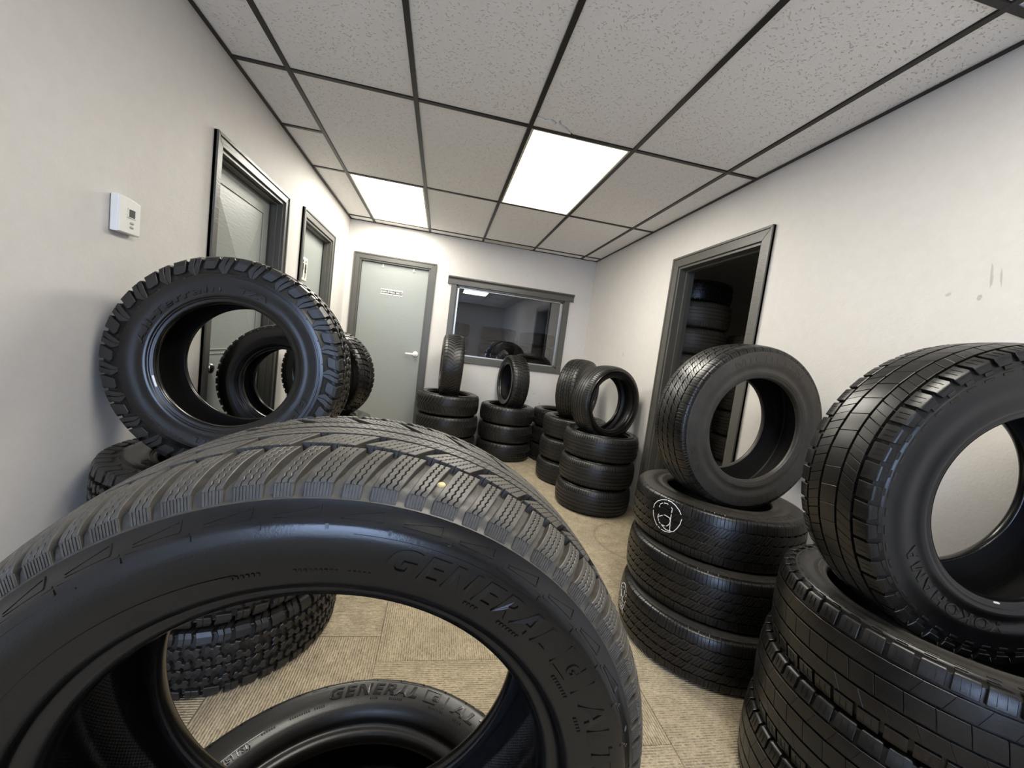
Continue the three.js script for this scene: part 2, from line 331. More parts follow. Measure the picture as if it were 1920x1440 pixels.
{
  const d = structure('door_3'); onWall(d, 'back');
  const [a0, a1, , top] = D3, zs = -0.028;
  casing(d, a0, a1, top, 0.063); jambs(d, a0, a1, top, WT, -0.066);
  mesh('door_slab', rbox(a0 + 0.02, a1 - 0.02, 0.008, top - 0.02, zs - 0.036, zs, 0.002), M.door, d);
  const rose = cyl(0.030, 0.032, 0.012, 28); rose.rotateX(Math.PI / 2); rose.translate(a1 - 0.075, 1.03, zs + 0.006);
  const neck = cyl(0.011, 0.012, 0.05, 16); neck.rotateX(Math.PI / 2); neck.translate(a1 - 0.075, 1.03, zs + 0.03);
  const lev = new RoundedBoxGeometry(0.125, 0.02, 0.014, 3, 0.006); lev.translate(a1 - 0.075 - 0.05, 1.026, zs + 0.052);
  const h = mesh('door_handle', merge([rose, neck, lev]), M.white, d); h.userData.label = 'pale metal lever handle';
  for (const x of [-0.749, -0.406]) {
    const hk = new THREE.TorusGeometry(0.011, 0.003, 8, 16, Math.PI * 1.2); hk.rotateZ(Math.PI * 0.9); hk.translate(x, 1.978, zs + 0.006);
    mesh('coat_hook', merge([hk, rbox(x - 0.005, x + 0.005, 1.98, 2.008, zs, zs + 0.004, 0.001)]), M.white, d);
  }
  const s = thing('door_sign', 'small black and white employees only sign on grey door', 'sign'); s.position.set(-0.626, 1.70, ZB + zs);
  mesh('plate', rbox(-0.121, 0.121, -0.032, 0.032, 0, 0.003, 0.001), M.white, s);
  mesh('name_band', rbox(-0.119, 0.119, -0.0185, 0.0185, 0.0005, 0.0042, 0.001), M.black, s);
  const tg = new TextGeometry('EMPLOYEES ONLY', { font, size: 0.021, depth: 0.0008, curveSegments: 3 }); tg.computeBoundingBox();
  tg.translate(-(tg.boundingBox.max.x + tg.boundingBox.min.x) / 2, -0.0105, 0.0042); tg.scale(0.93, 1, 1);
  mesh('lettering', tg, M.white, s);
}
{
  // interior window with cornice head
  const w = structure('window_1'); onWall(w, 'back');
  const [x0, x1, y0, y1] = W1, f = 0.062;
  mesh('casing', extr([[x0 - f, y0 - f], [x0, y0 - f], [x0, y1], [x0 - f, y1]], 0.018, 0), M.trim, w);
  mesh('casing', extr([[x1, y0 - f], [x1 + f, y0 - f], [x1 + f, y1], [x1, y1]], 0.018, 0), M.trim, w);
  mesh('window_sill', extr([[x0, y0 - f], [x1, y0 - f], [x1, y0], [x0, y0]], 0.018, 0), M.trim, w);
  const prof = [[0, 0], [0.026, 0], [0.026, 0.010], [0.020, 0.014], [0.020, 0.055], [0.026, 0.064], [0.036, 0.072], [0.044, 0.076], [0.044, 0.090], [0, 0.090]];
  const s = new THREE.Shape(); prof.forEach((p, i) => i ? s.lineTo(...p) : s.moveTo(...p)); s.closePath();
  const L = x1 - x0 + 2 * f + 0.09, g = new THREE.ExtrudeGeometry(s, { depth: L, bevelEnabled: false }); g.rotateY(-Math.PI / 2); g.translate(x1 + f + 0.045, y1, 0); mesh('cornice', metreUV(g), M.trim, w);
  const t = 0.016;
  mesh('reveal', merge([box(x0, x0 + t, y0, y1, -WT, 0), box(x1 - t, x1, y0, y1, -WT, 0), box(x0, x1, y0, y0 + t, -WT, 0), box(x0, x1, y1 - t, y1, -WT, 0)]), M.trim, w);
  for (const [k, zz] of [[0, -0.045], [1, -0.07]]) mesh('glazing_bead', merge([rbox(x0 + t, x0 + t + 0.02, y0 + t, y1 - t, zz - 0.008, zz, 0.001), rbox(x1 - t - 0.02, x1 - t, y0 + t, y1 - t, zz - 0.008, zz, 0.001), rbox(x0 + t, x1 - t, y0 + t, y0 + t + 0.014, zz - 0.008, zz, 0.001), rbox(x0 + t, x1 - t, y1 - t - 0.014, y1 - t, zz - 0.008, zz, 0.001)]), k ? M.trim : M.alu, w);
  const p = new THREE.PlaneGeometry(x1 - x0 - 2 * t, y1 - y0 - 2 * t); p.translate((x0 + x1) / 2, (y0 + y1) / 2, -0.057); mesh('pane', p, M.glass, w); mesh('pane', p.clone().translate(0, 0, -0.008), M.glass, w);
}
{
  // open doorway to the tyre store
  const d = structure('door_4'); onWall(d, 'right');
  casing(d, D4[0], D4[1], D4[3], 0.075); jambs(d, D4[0], D4[1], D4[3], WT, -0.055);
}
{
  // shopfront glazing behind the viewer: the blue daylight comes in here
  const w = structure('window_2'); w.position.z = ZF;
  const [x0, x1, y0, y1] = F1, f = 0.05, xm = -0.44;
  for (const x of [x0 + f / 2, xm, x1 - f / 2]) mesh('mullion', rbox(x - f / 2, x + f / 2, y0, y1, 0.02, 0.09, 0.003), M.tee, w);
  for (const y of [y0 + f / 2, y1 - f / 2]) mesh('rail', rbox(x0, x1, y - f / 2, y + f / 2, 0.02, 0.09, 0.003), M.tee, w);
  for (const [a, b] of [[x0 + f, xm - f / 2], [xm + f / 2, x1 - f]]) { const p = new THREE.PlaneGeometry(b - a, y1 - y0 - 2 * f); p.translate((a + b) / 2, (y0 + y1) / 2, 0.055); mesh('pane', p, M.shopGlass, w); }
  structure('pavement', box(-12, 12, -0.16, -0.08, ZF + WT, 20), M.asphalt);
}
// dark store behind the open doorway, and unlit office behind the window
{
  const shell = (n, x0, x1, z0, z1, open, mat) => {
    const t = 0.08, y1 = H + 0.05;
    structure(n + 'floor', box(x0, x1, -0.06, 0, z0, z1), M.backing);
    structure(n + 'ceiling', box(x0 - t, x1 + t, y1, y1 + t, z0 - t, z1 + t), M.tile);
    if (open !== 'w') structure(n + 'wall_west', box(x0 - t, x0, -0.06, y1, z0 - t, z1 + t), mat);
    structure(n + 'wall_east', box(x1, x1 + t, -0.06, y1, z0 - t, z1 + t), mat);
    structure(n + 'wall_north', box(x0, x1, -0.06, y1, z0 - t, z0), mat);
    if (open !== 's') structure(n + 'wall_south', box(x0, x1, -0.06, y1, z1, z1 + t), mat);
  };
  shell('store_', XR + WT, 5.2, -5.6, -1.6, 'w', M.wall);
  shell('office_', -1.1, 3.1, -8.4, ZB - WT, 's', M.wall);
}
{
  const t = thing('thermostat', 'white wall thermostat with small grey screen and two buttons', 'thermostat');
  t.rotation.y = Math.PI / 2; t.position.set(XL, 1.51, -1.663);
  mesh('base_plate', rbox(-0.047, 0.047, -0.058, 0.058, 0, 0.008, 0.002), M.greyPlastic, t);
  const s = new THREE.Shape(); s.moveTo(-0.05, -0.06); s.lineTo(0.05, -0.06); s.lineTo(0.05, 0.052); s.quadraticCurveTo(0.02, 0.062, -0.05, 0.062); s.closePath();
  const g = new THREE.ExtrudeGeometry(s, { depth: 0.016, bevelEnabled: true, bevelThickness: 0.006, bevelSize: 0.004, bevelOffset: -0.004, bevelSegments: 3, curveSegments: 10 }); g.translate(0, 0, 0.009); mesh('cover', g, M.white, t);
  mesh('side_rib', rbox(-0.05, -0.018, -0.059, 0.0605, 0.0285, 0.033, 0.002), M.white, t);
  mesh('screen_frame', merge([rbox(-0.012, -0.009, -0.006, 0.026, 0.03, 0.034, 0.001), rbox(0.021, 0.024, -0.006, 0.026, 0.03, 0.034, 0.001), rbox(-0.012, 0.024, 0.023, 0.026, 0.03, 0.034, 0.001), rbox(-0.012, 0.024, -0.006, -0.003, 0.03, 0.034, 0.001)]), M.white, t);
  mesh('screen', box(-0.009, 0.021, -0.003, 0.023, 0.03, 0.0318), M.greyPlastic, t);
  for (const y of [-0.022, -0.036]) { const b = new THREE.SphereGeometry(1, 16, 10); b.scale(0.0095, 0.0048, 0.003); b.translate(0.008, y, 0.0315); mesh('button', b, M.button, t); }
}
// scuffs and scrapes on the painted walls
{
  const scuff = (name, wall, pts) => {
    const gs = pts.map(([x, y, w, h, a]) => { const g = new THREE.CircleGeometry(1, 9); const p = g.attributes.position; for (let i = 1; i < p.count; i++) { const k = rr(0.65, 1.2); p.setXY(i, p.getX(i) * k, p.getY(i) * k); } g.scale(w, h, 1); g.rotateZ(a); g.translate(x, y, 0.0006); return g; });
    const parent = scene.getObjectByName(wall), m = mesh(name, merge(gs), M.soot, parent);
    if (wall === 'wall_right') { m.rotation.y = -Math.PI / 2; m.position.x = XR; } else m.position.z = ZB;
  };
  scuff('scuff_mark', 'wall_right', [[-1.08, 1.67, 0.004, 0.045, 0.1], [-1.055, 1.66, 0.003, 0.035, 0.15], [-1.10, 1.60, 0.008, 0.012, 0], [-1.19, 1.62, 0.012, 0.006, 0.4], [-1.92, 1.26, 0.018, 0.004, 0.1], [-1.98, 1.25, 0.01, 0.005, 0], [-3.5, 1.15, 0.012, 0.008, 0], [-3.42, 1.02, 0.014, 0.012, 0.6], [-3.75, 1.32, 0.008, 0.02, 0.3]]);
  scuff('scuff_mark', 'wall_back', [[1.2, 0.72, 0.025, 0.004, 0], [1.12, 0.62, 0.012, 0.01, 0], [1.28, 0.6, 0.012, 0.014, 0], [1.1, 0.45, 0.03, 0.004, 0.05], [0.92, 2.13, 0.006, 0.006, 0], [1.34, 0.5, 0.02, 0.006, 0.1]]);
}

// ---------------------------------------------------------------- tyres
// A tyre is turned about its local Y axis, centred on the origin. Angle 0 is local +Z; +Y is the outer face.
class Surface {                                             // outer skin of a tyre as a curve (y, radius) by arc length v from the crown
  constructor(o) {
    Object.assign(this, o); const { R, r, w, tw, drop } = o, h = R - r, bw = o.bw ?? w * 0.86;
    const P = [[-tw * 0.3, R - drop * 0.3], [0, R], [tw * 0.3, R - drop * 0.3], [tw * 0.44, R - drop * 0.75], [tw * 0.5, R - drop - 0.002], [tw * 0.5 + (w - tw) * 0.16, R - drop - o.sh * 0.55], [tw * 0.5 + (w - tw) * 0.30, R - drop - o.sh * 1.6],
      [w * 0.5 - 0.002, r + h * 0.62], [w * 0.5, r + h * 0.47], [w * 0.5 - 0.004, r + h * 0.30], [(w + bw) * 0.25 + 0.002, r + h * 0.17], [bw * 0.5 + 0.002, r + 0.016], [bw * 0.5, r + 0.008]];
    const c = new THREE.CatmullRomCurve3(P.map(p => V(p[0], p[1], 0)), false, 'centripetal'), pts = c.getPoints(360), i0 = pts.findIndex(p => p.x >= -1e-9);
    this.T = []; let s = 0, q = pts[i0];
    for (let i = i0; i < pts.length; i++) { s += pts[i].distanceTo(q); q = pts[i]; this.T.push([s, q.x, q.y]); }
    this.end = s; this.bw = bw;
    this.vEdge = this.vAtRad(o.lugEnd ?? R - drop - o.sh * 1.4);
    this.vTread = this.T.find(t => t[1] >= tw * 0.5)[0];
  }
  vAtRad(rad) { for (let i = this.T.length - 1; i >= 0; i--) if (this.T[i][2] >= rad) return this.T[i][0]; return 0; }
  at(v) {
    const a = Math.min(Math.abs(v), this.end), T = this.T; let lo = 0, hi = T.length - 1;
    while (hi - lo > 1) { const m = (lo + hi) >> 1; if (T[m][0] <= a) lo = m; else hi = m; }
    const k = (a - T[lo][0]) / (T[hi][0] - T[lo][0] || 1), y = lerp(T[lo][1], T[hi][1], k), rad = lerp(T[lo][2], T[hi][2], k);
    const i0 = Math.max(0, lo - 3), i1 = Math.min(T.length - 1, hi + 3), dy = T[i1][1] - T[i0][1], dr = T[i1][2] - T[i0][2], l = Math.hypot(dy, dr);
    const s = v < 0 ? -1 : 1;
    return { y: y * s, rad, ny: -dr / l * s * (a < 1e-6 ? 0 : 1), nr: dy / l };
  }
  depth(v) { const a = Math.abs(v), k = lerp(this.vTread, this.vEdge, this.keep ?? 0); return a <= k ? this.d : a >= this.vEdge ? 0.0022 : lerp(this.d, 0.0022, (a - k) / (this.vEdge - k)); }
  put(u, v, h, P, N) { const s = this.at(v), t = u / this.R, rad = s.rad + s.nr * h; P.set(rad * Math.sin(t), s.y + s.ny * h, rad * Math.cos(t)); N?.set(s.nr * Math.sin(t), s.ny, s.nr * Math.cos(t)); return P; }
  sideY(rad) { return this.at(this.vAtRad(rad)).y; }
}
class Build {
  constructor() { this.p = []; this.n = []; this.t = []; }
  tri(a, b, c, na, nb, nc, ta, tb, tc) { for (const v of [a, b, c]) this.p.push(v.x, v.y, v.z); for (const v of [na, nb, nc]) this.n.push(v.x, v.y, v.z); for (const v of [ta, tb, tc]) this.t.push(v[0], v[1]); }
  flat(a, b, c, out, ta, tb, tc) {
    const n = V().crossVectors(V().subVectors(b, a), V().subVectors(c, a)); if (n.lengthSq() < 1e-20) return; n.normalize();
    if (n.dot(out) < 0) { n.negate(); this.tri(a, c, b, n, n, n, ta, tc, tb); } else this.tri(a, b, c, n, n, n, ta, tb, tc);
  }
  geo() {
    const g = new THREE.BufferGeometry();
    g.setAttribute('position', new THREE.Float32BufferAttribute(this.p, 3)); g.setAttribute('normal', new THREE.Float32BufferAttribute(this.n, 3)); g.setAttribute('uv', new THREE.Float32BufferAttribute(this.t, 2));
    return g;
  }
}
// one rubber block: outline in (u, v) metres, flat top on the tread surface, bevelled rim, walls down to the groove floor
function loopWalls(B, S, top, mid, floorH, bevel, lift) {
  const n = mid.length, cen = V(); const P = (l, h) => l.map(([u, v]) => S.put(u, v, typeof h === 'function' ? h(v) : h, V()));
  const a = P(top, lift), b = P(mid, lift - bevel * 0.8), c = P(mid, floorH); a.forEach(p => cen.add(p)); cen.divideScalar(n);
  for (let i = 0; i < n; i++) {
    const j = (i + 1) % n, out = V().addVectors(b[i], b[j]).multiplyScalar(0.5).sub(cen), nn = V(); S.put(mid[i][0], mid[i][1], 0, V(), nn);
    const o2 = out.clone().normalize().add(nn);
    if (bevel > 0) { B.flat(a[i], a[j], b[j], o2, top[i], top[j], mid[j]); B.flat(a[i], b[j], b[i], o2, top[i], mid[j], mid[i]); }
    const side = (q, k) => [q[0] + k, q[1] + k];
    B.flat(b[i], b[j], c[j], out, mid[i], mid[j], side(mid[j], 0.006)); B.flat(b[i], c[j], c[i], out, mid[i], side(mid[j], 0.006), side(mid[i], 0.006));
  }
}
function strip(B, S, left, right, o = {}) {                 // left[i] and right[i] run along the block
  const bevel = o.bevel ?? 0.0007, lift = o.lift ?? 0, fl = v => -(o.depth ?? S.depth(v)) - 0.0004, n = left.length;
  const ins = (p, q, k) => { const l = Math.hypot(q[0] - p[0], q[1] - p[1]) || 1; const m = Math.min(k, l * 0.4); return [p[0] + (q[0] - p[0]) / l * m, p[1] + (q[1] - p[1]) / l * m]; };
  let L = left, R = right;
  if (bevel) {
    L = left.map((p, i) => ins(p, right[i], bevel)); R = right.map((p, i) => ins(p, left[i], bevel));
    if (n > 1) { const l0 = ins(L[0], L[1], bevel), r0 = ins(R[0], R[1], bevel), l1 = ins(L[n - 1], L[n - 2], bevel), r1 = ins(R[n - 1], R[n - 2], bevel); L[0] = l0; R[0] = r0; L[n - 1] = l1; R[n - 1] = r1; }
  }
  const pa = [], na = []; for (let i = 0; i < n; i++) for (const q of [L[i], R[i]]) { const p = V(), m = V(); S.put(q[0], q[1], lift, p, m); pa.push(p); na.push(m); }
  for (let i = 0; i + 1 < n; i++) {
    if (o.facet) { const up = na[2 * i], t = [L[i], R[i], L[i + 1], R[i + 1]]; B.flat(pa[2 * i], pa[2 * i + 1], pa[2 * i + 2], up, t[0], t[1], t[2]); B.flat(pa[2 * i + 1], pa[2 * i + 3], pa[2 * i + 2], up, t[1], t[3], t[2]); continue; }
    const k = 2 * i, t = [L[i], R[i], L[i + 1], R[i + 1]], N = V().crossVectors(V().subVectors(pa[k + 1], pa[k]), V().subVectors(pa[k + 2], pa[k]));
    if (N.dot(na[k]) > 0) { B.tri(pa[k], pa[k + 1], pa[k + 2], na[k], na[k + 1], na[k + 2], t[0], t[1], t[2]); B.tri(pa[k + 1], pa[k + 3], pa[k + 2], na[k + 1], na[k + 3], na[k + 2], t[1], t[3], t[2]); }
    else { B.tri(pa[k], pa[k + 2], pa[k + 1], na[k], na[k + 2], na[k + 1], t[0], t[2], t[1]); B.tri(pa[k + 1], pa[k + 2], pa[k + 3], na[k + 1], na[k + 2], na[k + 3], t[1], t[2], t[3]); }
  }
  loopWalls(B, S, [...L, ...R.slice().reverse()], [...left, ...right.slice().reverse()], fl, bevel, lift);
}
function poly(B, S, pts, o = {}) {                          // block of any outline
  const bevel = o.bevel ?? 0.0009, lift = o.lift ?? 0, n = pts.length, fl = v => -(o.depth ?? S.depth(v)) - 0.0004;
  let A = 0; for (let i = 0; i < n; i++) { const p = pts[i], q = pts[(i + 1) % n]; A += p[0] * q[1] - q[0] * p[1]; } if (A < 0) pts = pts.slice().reverse();
  const top = pts.map((p, i) => {
    const a = pts[(i + n - 1) % n], b = pts[(i + 1) % n]; let x1 = p[0] - a[0], y1 = p[1] - a[1], x2 = b[0] - p[0], y2 = b[1] - p[1]; const l1 = Math.hypot(x1, y1) || 1, l2 = Math.hypot(x2, y2) || 1;
    let nx = -(y1 / l1 + y2 / l2), ny = x1 / l1 + x2 / l2; const l = Math.hypot(nx, ny) || 1; const k = bevel / Math.max(0.5, l / 2); return [p[0] + nx / l * k, p[1] + ny / l * k];
  });
  const tris = THREE.ShapeUtils.triangulateShape(top.map(p => new THREE.Vector2(...p)), []), pp = top.map(p => { const a = V(), m = V(); S.put(p[0], p[1], lift, a, m); return [a, m]; });
  for (const [i, j0, k0] of tris) {
    const up = V().crossVectors(V().subVectors(pp[j0][0], pp[i][0]), V().subVectors(pp[k0][0], pp[i][0])).dot(pp[i][1]) > 0, j = up ? j0 : k0, k = up ? k0 : j0;
    B.tri(pp[i][0], pp[j][0], pp[k][0], pp[i][1], pp[j][1], pp[k][1], top[i], top[j], top[k]);
  }
  loopWalls(B, S, top, pts, fl, bevel, lift);
}
const bil = (q, s, t) => [0, 1].map(k => lerp(lerp(q[0][k], q[1][k], s), lerp(q[3][k], q[2][k], s), t));
// quad block [near-left, near-right, far-right, far-left], split by n-1 sipes that run from edge t=0 to t=1
function siped(B, S, q, n = 1, o = {}) {
  const gap = (o.gap ?? 0.0009), amp = o.amp ?? 0, nz = o.nz ?? 1, w = Math.hypot(q[1][0] - q[0][0], q[1][1] - q[0][1]) || 1;
  for (let k = 0; k < n; k++) {
    const L = [], R = [];
    for (let i = 0; i <= nz; i++) {
      const t = i / nz, z = amp && i > 0 && i < nz ? (i & 1 ? amp : -amp) / w : 0;
      L.push(bil(q, k / n + (k ? gap / 2 / w + z : 0), t)); R.push(bil(q, (k + 1) / n - (k < n - 1 ? gap / 2 / w - z : 0), t));
    }
    strip(B, S, L, R, o);
  }
}
function revolve(pts, seg, flip) {                          // pts [y, radius] -> smooth surface of revolution, uv in metres
  const n = pts.length, pos = [], nor = [], uv = [], idx = []; let s = 0; const rad0 = pts[0][1];
  const N = pts.map((p, i) => { const a = pts[Math.max(0, i - 1)], b = pts[Math.min(n - 1, i + 1)], dy = b[0] - a[0], dr = b[1] - a[1], l = Math.hypot(dy, dr) || 1, f = flip ? -1 : 1; return [-dr / l * f, dy / l * f]; });
  for (let i = 0; i < n; i++) {
    if (i) s += Math.hypot(pts[i][0] - pts[i - 1][0], pts[i][1] - pts[i - 1][1]);
    for (let k = 0; k <= seg; k++) { const t = k / seg * 2 * Math.PI, c = Math.cos(t), z = Math.sin(t); pos.push(pts[i][1] * z, pts[i][0], pts[i][1] * c); nor.push(N[i][1] * z, N[i][0], N[i][1] * c); uv.push(t * rad0, s); }
  }
  for (let i = 0; i + 1 < n; i++) for (let k = 0; k < seg; k++) { const a = i * (seg + 1) + k, b = a + seg + 1; if (flip) idx.push(a, b, a + 1, a + 1, b, b + 1); else idx.push(a, a + 1, b, a + 1, b + 1, b); }
  const g = new THREE.BufferGeometry(); g.setAttribute('position', new THREE.Float32BufferAttribute(pos, 3)); g.setAttribute('normal', new THREE.Float32BufferAttribute(nor, 3)); g.setAttribute('uv', new THREE.Float32BufferAttribute(uv, 2)); g.setIndex(idx);
  return g;
}
// raised lettering bent round the sidewall; angles in degrees clockwise from the top as seen on the face
function lettering(S, face, text, o) {
  const g = new TextGeometry(text, { font, size: o.size, depth: 0.0016, curveSegments: 2, bevelEnabled: false }), p = g.attributes.position; g.computeBoundingBox();
  const wid = g.boundingBox.max.x, k = o.to !== undefined ? (o.to - o.from) * Math.PI / 180 * o.rad / wid : (o.stretch ?? 1), mid = o.rad, sk = o.slant ?? 0;
  for (let i = 0; i < p.count; i++) {
    const ty = p.getY(i), tx = (p.getX(i) + ty * sk) * k, phi = o.from * Math.PI / 180 + tx / mid, rad = mid - o.size / 2 + ty, y = S.sideY(rad) + p.getZ(i) - 0.0016 + (o.raise ?? 0.0011), t = -phi * face;
    p.setXYZ(i, rad * Math.sin(t), y * face, rad * Math.cos(t));
  }
  g.computeVertexNormals(); if (!g.attributes.uv) metreUV(g); return g;
}
function faceBar(S, face, a0, a1, r0, r1, raise = 0.001, n = 6) { // raised arc, or a radial bar, on the sidewall
  const B = new Build(), pt = (a, r, h) => { const t = -a * Math.PI / 180 * face; return V(r * Math.sin(t), (S.sideY(r) + h) * face, r * Math.cos(t)); };
  const up = V(0, face, 0), z = [0, 0];
  for (let i = 0; i < n; i++) {
    const a = lerp(a0, a1, i / n), b = lerp(a0, a1, (i + 1) / n), p = [pt(a, r0, raise), pt(b, r0, raise), pt(b, r1, raise), pt(a, r1, raise)], q = [pt(a, r0, -0.002), pt(b, r0, -0.002), pt(b, r1, -0.002), pt(a, r1, -0.002)];
    B.flat(p[0], p[1], p[2], up, z, z, z); B.flat(p[0], p[2], p[3], up, z, z, z);
    const ctr = V().add(p[0]).add(p[2]).multiplyScalar(0.5);
    for (const [e, f] of [[0, 1], [2, 3], ...(i === 0 ? [[3, 0]] : []), ...(i === n - 1 ? [[1, 2]] : [])]) { const o = V().addVectors(p[e], p[f]).multiplyScalar(0.5).sub(ctr); B.flat(p[e], p[f], q[f], o, z, z, z); B.flat(p[e], q[f], q[e], o, z, z, z); }
  }
  return B.geo();
}

// tread patterns: each returns { part: [[name, geometry of one pitch]], joined: fn(B, S, pitch) }
const pitchOf = S => 2 * Math.PI * S.R / S.N;
const both = fn => { fn(1); fn(-1); };
const TREAD = {
  winter(S, P) {                                            // studdable winter tread: two slotted shoulder lugs, arrow blocks, herringbone centre
    const e = S.vEdge, x = S.tw / 0.195, q = P / 0.058, sipe = { amp: 0.0007, nz: 16, gap: 0.0009, bevel: 0.0006 }, out = [];
    both(s => {
      const sh = s > 0 ? 0 : P * 0.5, lug = (u0, u1, n) => {
        const B = new Build(), k = -0.017;                   // lugs slant backwards and reach down the shoulder
        siped(B, S, [[u0 + sh + k, s * 0.064 * x], [u1 + sh + k, s * 0.064 * x], [u1 + sh, s * (e - 0.012)], [u0 + sh, s * (e - 0.012)]], n, sipe);
        const w = u1 - u0, m = Math.round(w / 0.0026);      // comb of fine ribs at the foot of the lug
        for (let i = 0; i < m; i++) strip(B, S, [[u0 + sh + w * (i + 0.14) / m, s * (e - 0.0128)], [u0 + sh + w * (i + 0.14) / m, s * (e - 0.002)]], [[u0 + sh + w * (i + 0.72) / m, s * (e - 0.0128)], [u0 + sh + w * (i + 0.72) / m, s * (e - 0.002)]], { bevel: 0, lift: -0.0004 });
        strip(B, S, [[u0 + sh, s * (e - 0.0124)], [u0 + sh, s * (e + 0.001)]], [[u1 + sh, s * (e - 0.0124)], [u1 + sh, s * (e + 0.001)]], { bevel: 0.0003, lift: -0.0011 });
        return B.geo();
      };
      out.push(['tread_block', lug(0.002 * q, 0.0262 * q, 4)], ['tread_block', lug(0.0345 * q, 0.0512 * q, 3)]);
      const B = new Build(); const k = 0.026;
      siped(B, S, [[0.004 + sh - k * 0.3, s * 0.0585 * x], [P - 0.005 + sh - k * 0.3, s * 0.0535 * x], [P - 0.005 + sh - k - 0.004, s * 0.028 * x], [0.004 + sh - k, s * 0.026 * x]], 6, { amp: 0.0008, nz: 10, gap: 0.001, bevel: 0.0005 });
      out.push(['tread_block', B.geo()]);
    });
    return { out, joined(B) {
      both(s => {
        const sh = s > 0 ? 0 : P * 0.5;
        for (let i = 0; i < 7; i++) {                       // herringbone centre band
          const u = sh + P * i / 7, w = P / 7 - 0.0011;
          strip(B, S, [[u, s * 0.0025 * x], [u + 0.006, s * 0.0085 * x], [u - 0.002, s * 0.0155 * x], [u + 0.004, s * 0.0225 * x]], [[u + w, s * 0.0025 * x], [u + w + 0.006, s * 0.0085 * x], [u + w - 0.002, s * 0.0155 * x], [u + w + 0.004, s * 0.0225 * x]], { bevel: 0.0004 });
        }
      });
    } };
  },
  allTerrain(S, P) {                                        // interlocking hooked blocks, stepped lugs running down the sidewall
    const e = S.vEdge, out = [], vt = S.vTread, m1 = lerp(vt, e, 0.28), m2 = lerp(vt, e, 0.62), m3 = lerp(vt, e, 0.72);
    both(s => {
      const sh = s > 0 ? 0 : P * 0.27, L = (a) => a.map(([u, v]) => [u + sh, s * v]);
      const A = new Build();                                // long lug with pointed foot
      strip(A, S, L([[0.004, vt - 0.034], [0.006, vt - 0.012], [0.001, vt + 0.004], [0.004, m1], [0.014, m2], [0.018, e - 0.012], [0.026, e]]), L([[0.0205, vt - 0.032], [0.0215, vt - 0.012], [0.0175, vt + 0.004], [0.0225, m1], [0.0335, m2], [0.0340, e - 0.012], [0.0335, e + 0.002]]), { bevel: 0.0013, facet: true });
      strip(A, S, L([[0.0215, vt - 0.032], [0.0225, vt - 0.012], [0.0205, vt + 0.004], [0.0265, m1], [0.0342, m2], [0.0344, e - 0.012], [0.0340, e + 0.002]]), L([[0.041, vt - 0.030], [0.043, vt - 0.012], [0.038, vt + 0.004], [0.044, m1], [0.056, m2], [0.053, e - 0.014], [0.042, e]]), { bevel: 0.0013, facet: true });
      out.push(['tread_block', A.geo()]);
      const C = new Build();                                // shorter lug
      strip(C, S, L([[0.054, vt - 0.036], [0.053, vt - 0.012], [0.050, vt + 0.003], [0.055, m1], [0.064, m2], [0.069, m3]]), L([[P - 0.010, vt - 0.032], [P - 0.009, vt - 0.012], [P - 0.014, vt + 0.003], [P - 0.010, m1], [P + 0.002, m2], [P - 0.006, m3]]), { bevel: 0.0014, facet: true });
      out.push(['tread_block', C.geo()]);
      const hook = [[0.001, 0.002], [0.016, -0.002], [0.022, 0.006], [0.029, 0.004], [0.036, -0.004], [0.046, -0.001], [0.0485, 0.010], [0.043, 0.021], [0.036, 0.0235], [0.031, 0.015], [0.024, 0.017], [0.020, 0.028], [0.009, 0.031], [0.002, 0.022], [0.006, 0.012]];
      for (const [u, v, flip] of [[0.0, 0.003, 0], [P / 2, 0.003, 0], [0.022, 0.036, 1], [P / 2 + 0.022, 0.036, 1]]) {
        const B = new Build(); poly(B, S, hook.map(([a, b]) => [sh + u + 0.0248 + ((flip ? 0.0495 - a : a) - 0.0248) * 0.95, s * (v + 0.0145 + ((flip ? 0.029 - b : b) - 0.0145) * 0.93)]), { bevel: 0.0018 });
        out.push(['tread_block', B.geo()]);
      }
    });
    return { out, joined(B) {
      both(s => { const sh = s > 0 ? 0 : P * 0.27; poly(B, S, [[sh + 0.072, s * (e - 0.001)], [sh + 0.084, s * (e - 0.001)], [sh + 0.078, s * (e + 0.006)]], { depth: 0.0022, lift: 0.0009, bevel: 0.0004 }); });
    } };
  },
  mudRib(S, P) {                                            // heavy shoulder lugs, slotted ribs
    const e = S.vEdge, vt = S.vTread, out = [];
    both(s => {
      const sh = s > 0 ? 0 : P * 0.4, A = new Build(), a = 0.004, b = P - 0.0045;
      strip(A, S, [[a, 0.074], [a + 0.001, vt - 0.002], [a + 0.003, vt + 0.010], [a + 0.005, e - 0.012]].map(([u, v]) => [u + sh, s * v]), [[b, 0.074], [b + 0.001, vt - 0.002], [b - 0.001, vt + 0.010], [b - 0.004, e - 0.012]].map(([u, v]) => [u + sh, s * v]), { bevel: 0.0012 });
      for (const f of [0.33, 0.66]) strip(A, S, [[lerp(a, b, f) + sh, s * 0.080], [lerp(a, b, f) + sh, s * (vt - 0.004)]], [[lerp(a, b, f) + sh + 0.0011, s * 0.080], [lerp(a, b, f) + sh + 0.0011, s * (vt - 0.004)]], { bevel: 0, lift: 0.0004, depth: 0 });
      strip(A, S, [[a + 0.004 + sh, s * (e - 0.011)], [a + 0.004 + sh, s * (e - 0.002)]], [[b - 0.016 + sh, s * (e - 0.011)], [b - 0.016 + sh, s * (e - 0.002)]], { bevel: 0.0005, lift: -0.0005 });
      out.push(['tread_block', A.geo()]);
      const C = new Build(), cut = S.smooth ? 0.0002 : 0.0011; // rib cut by slanted slots
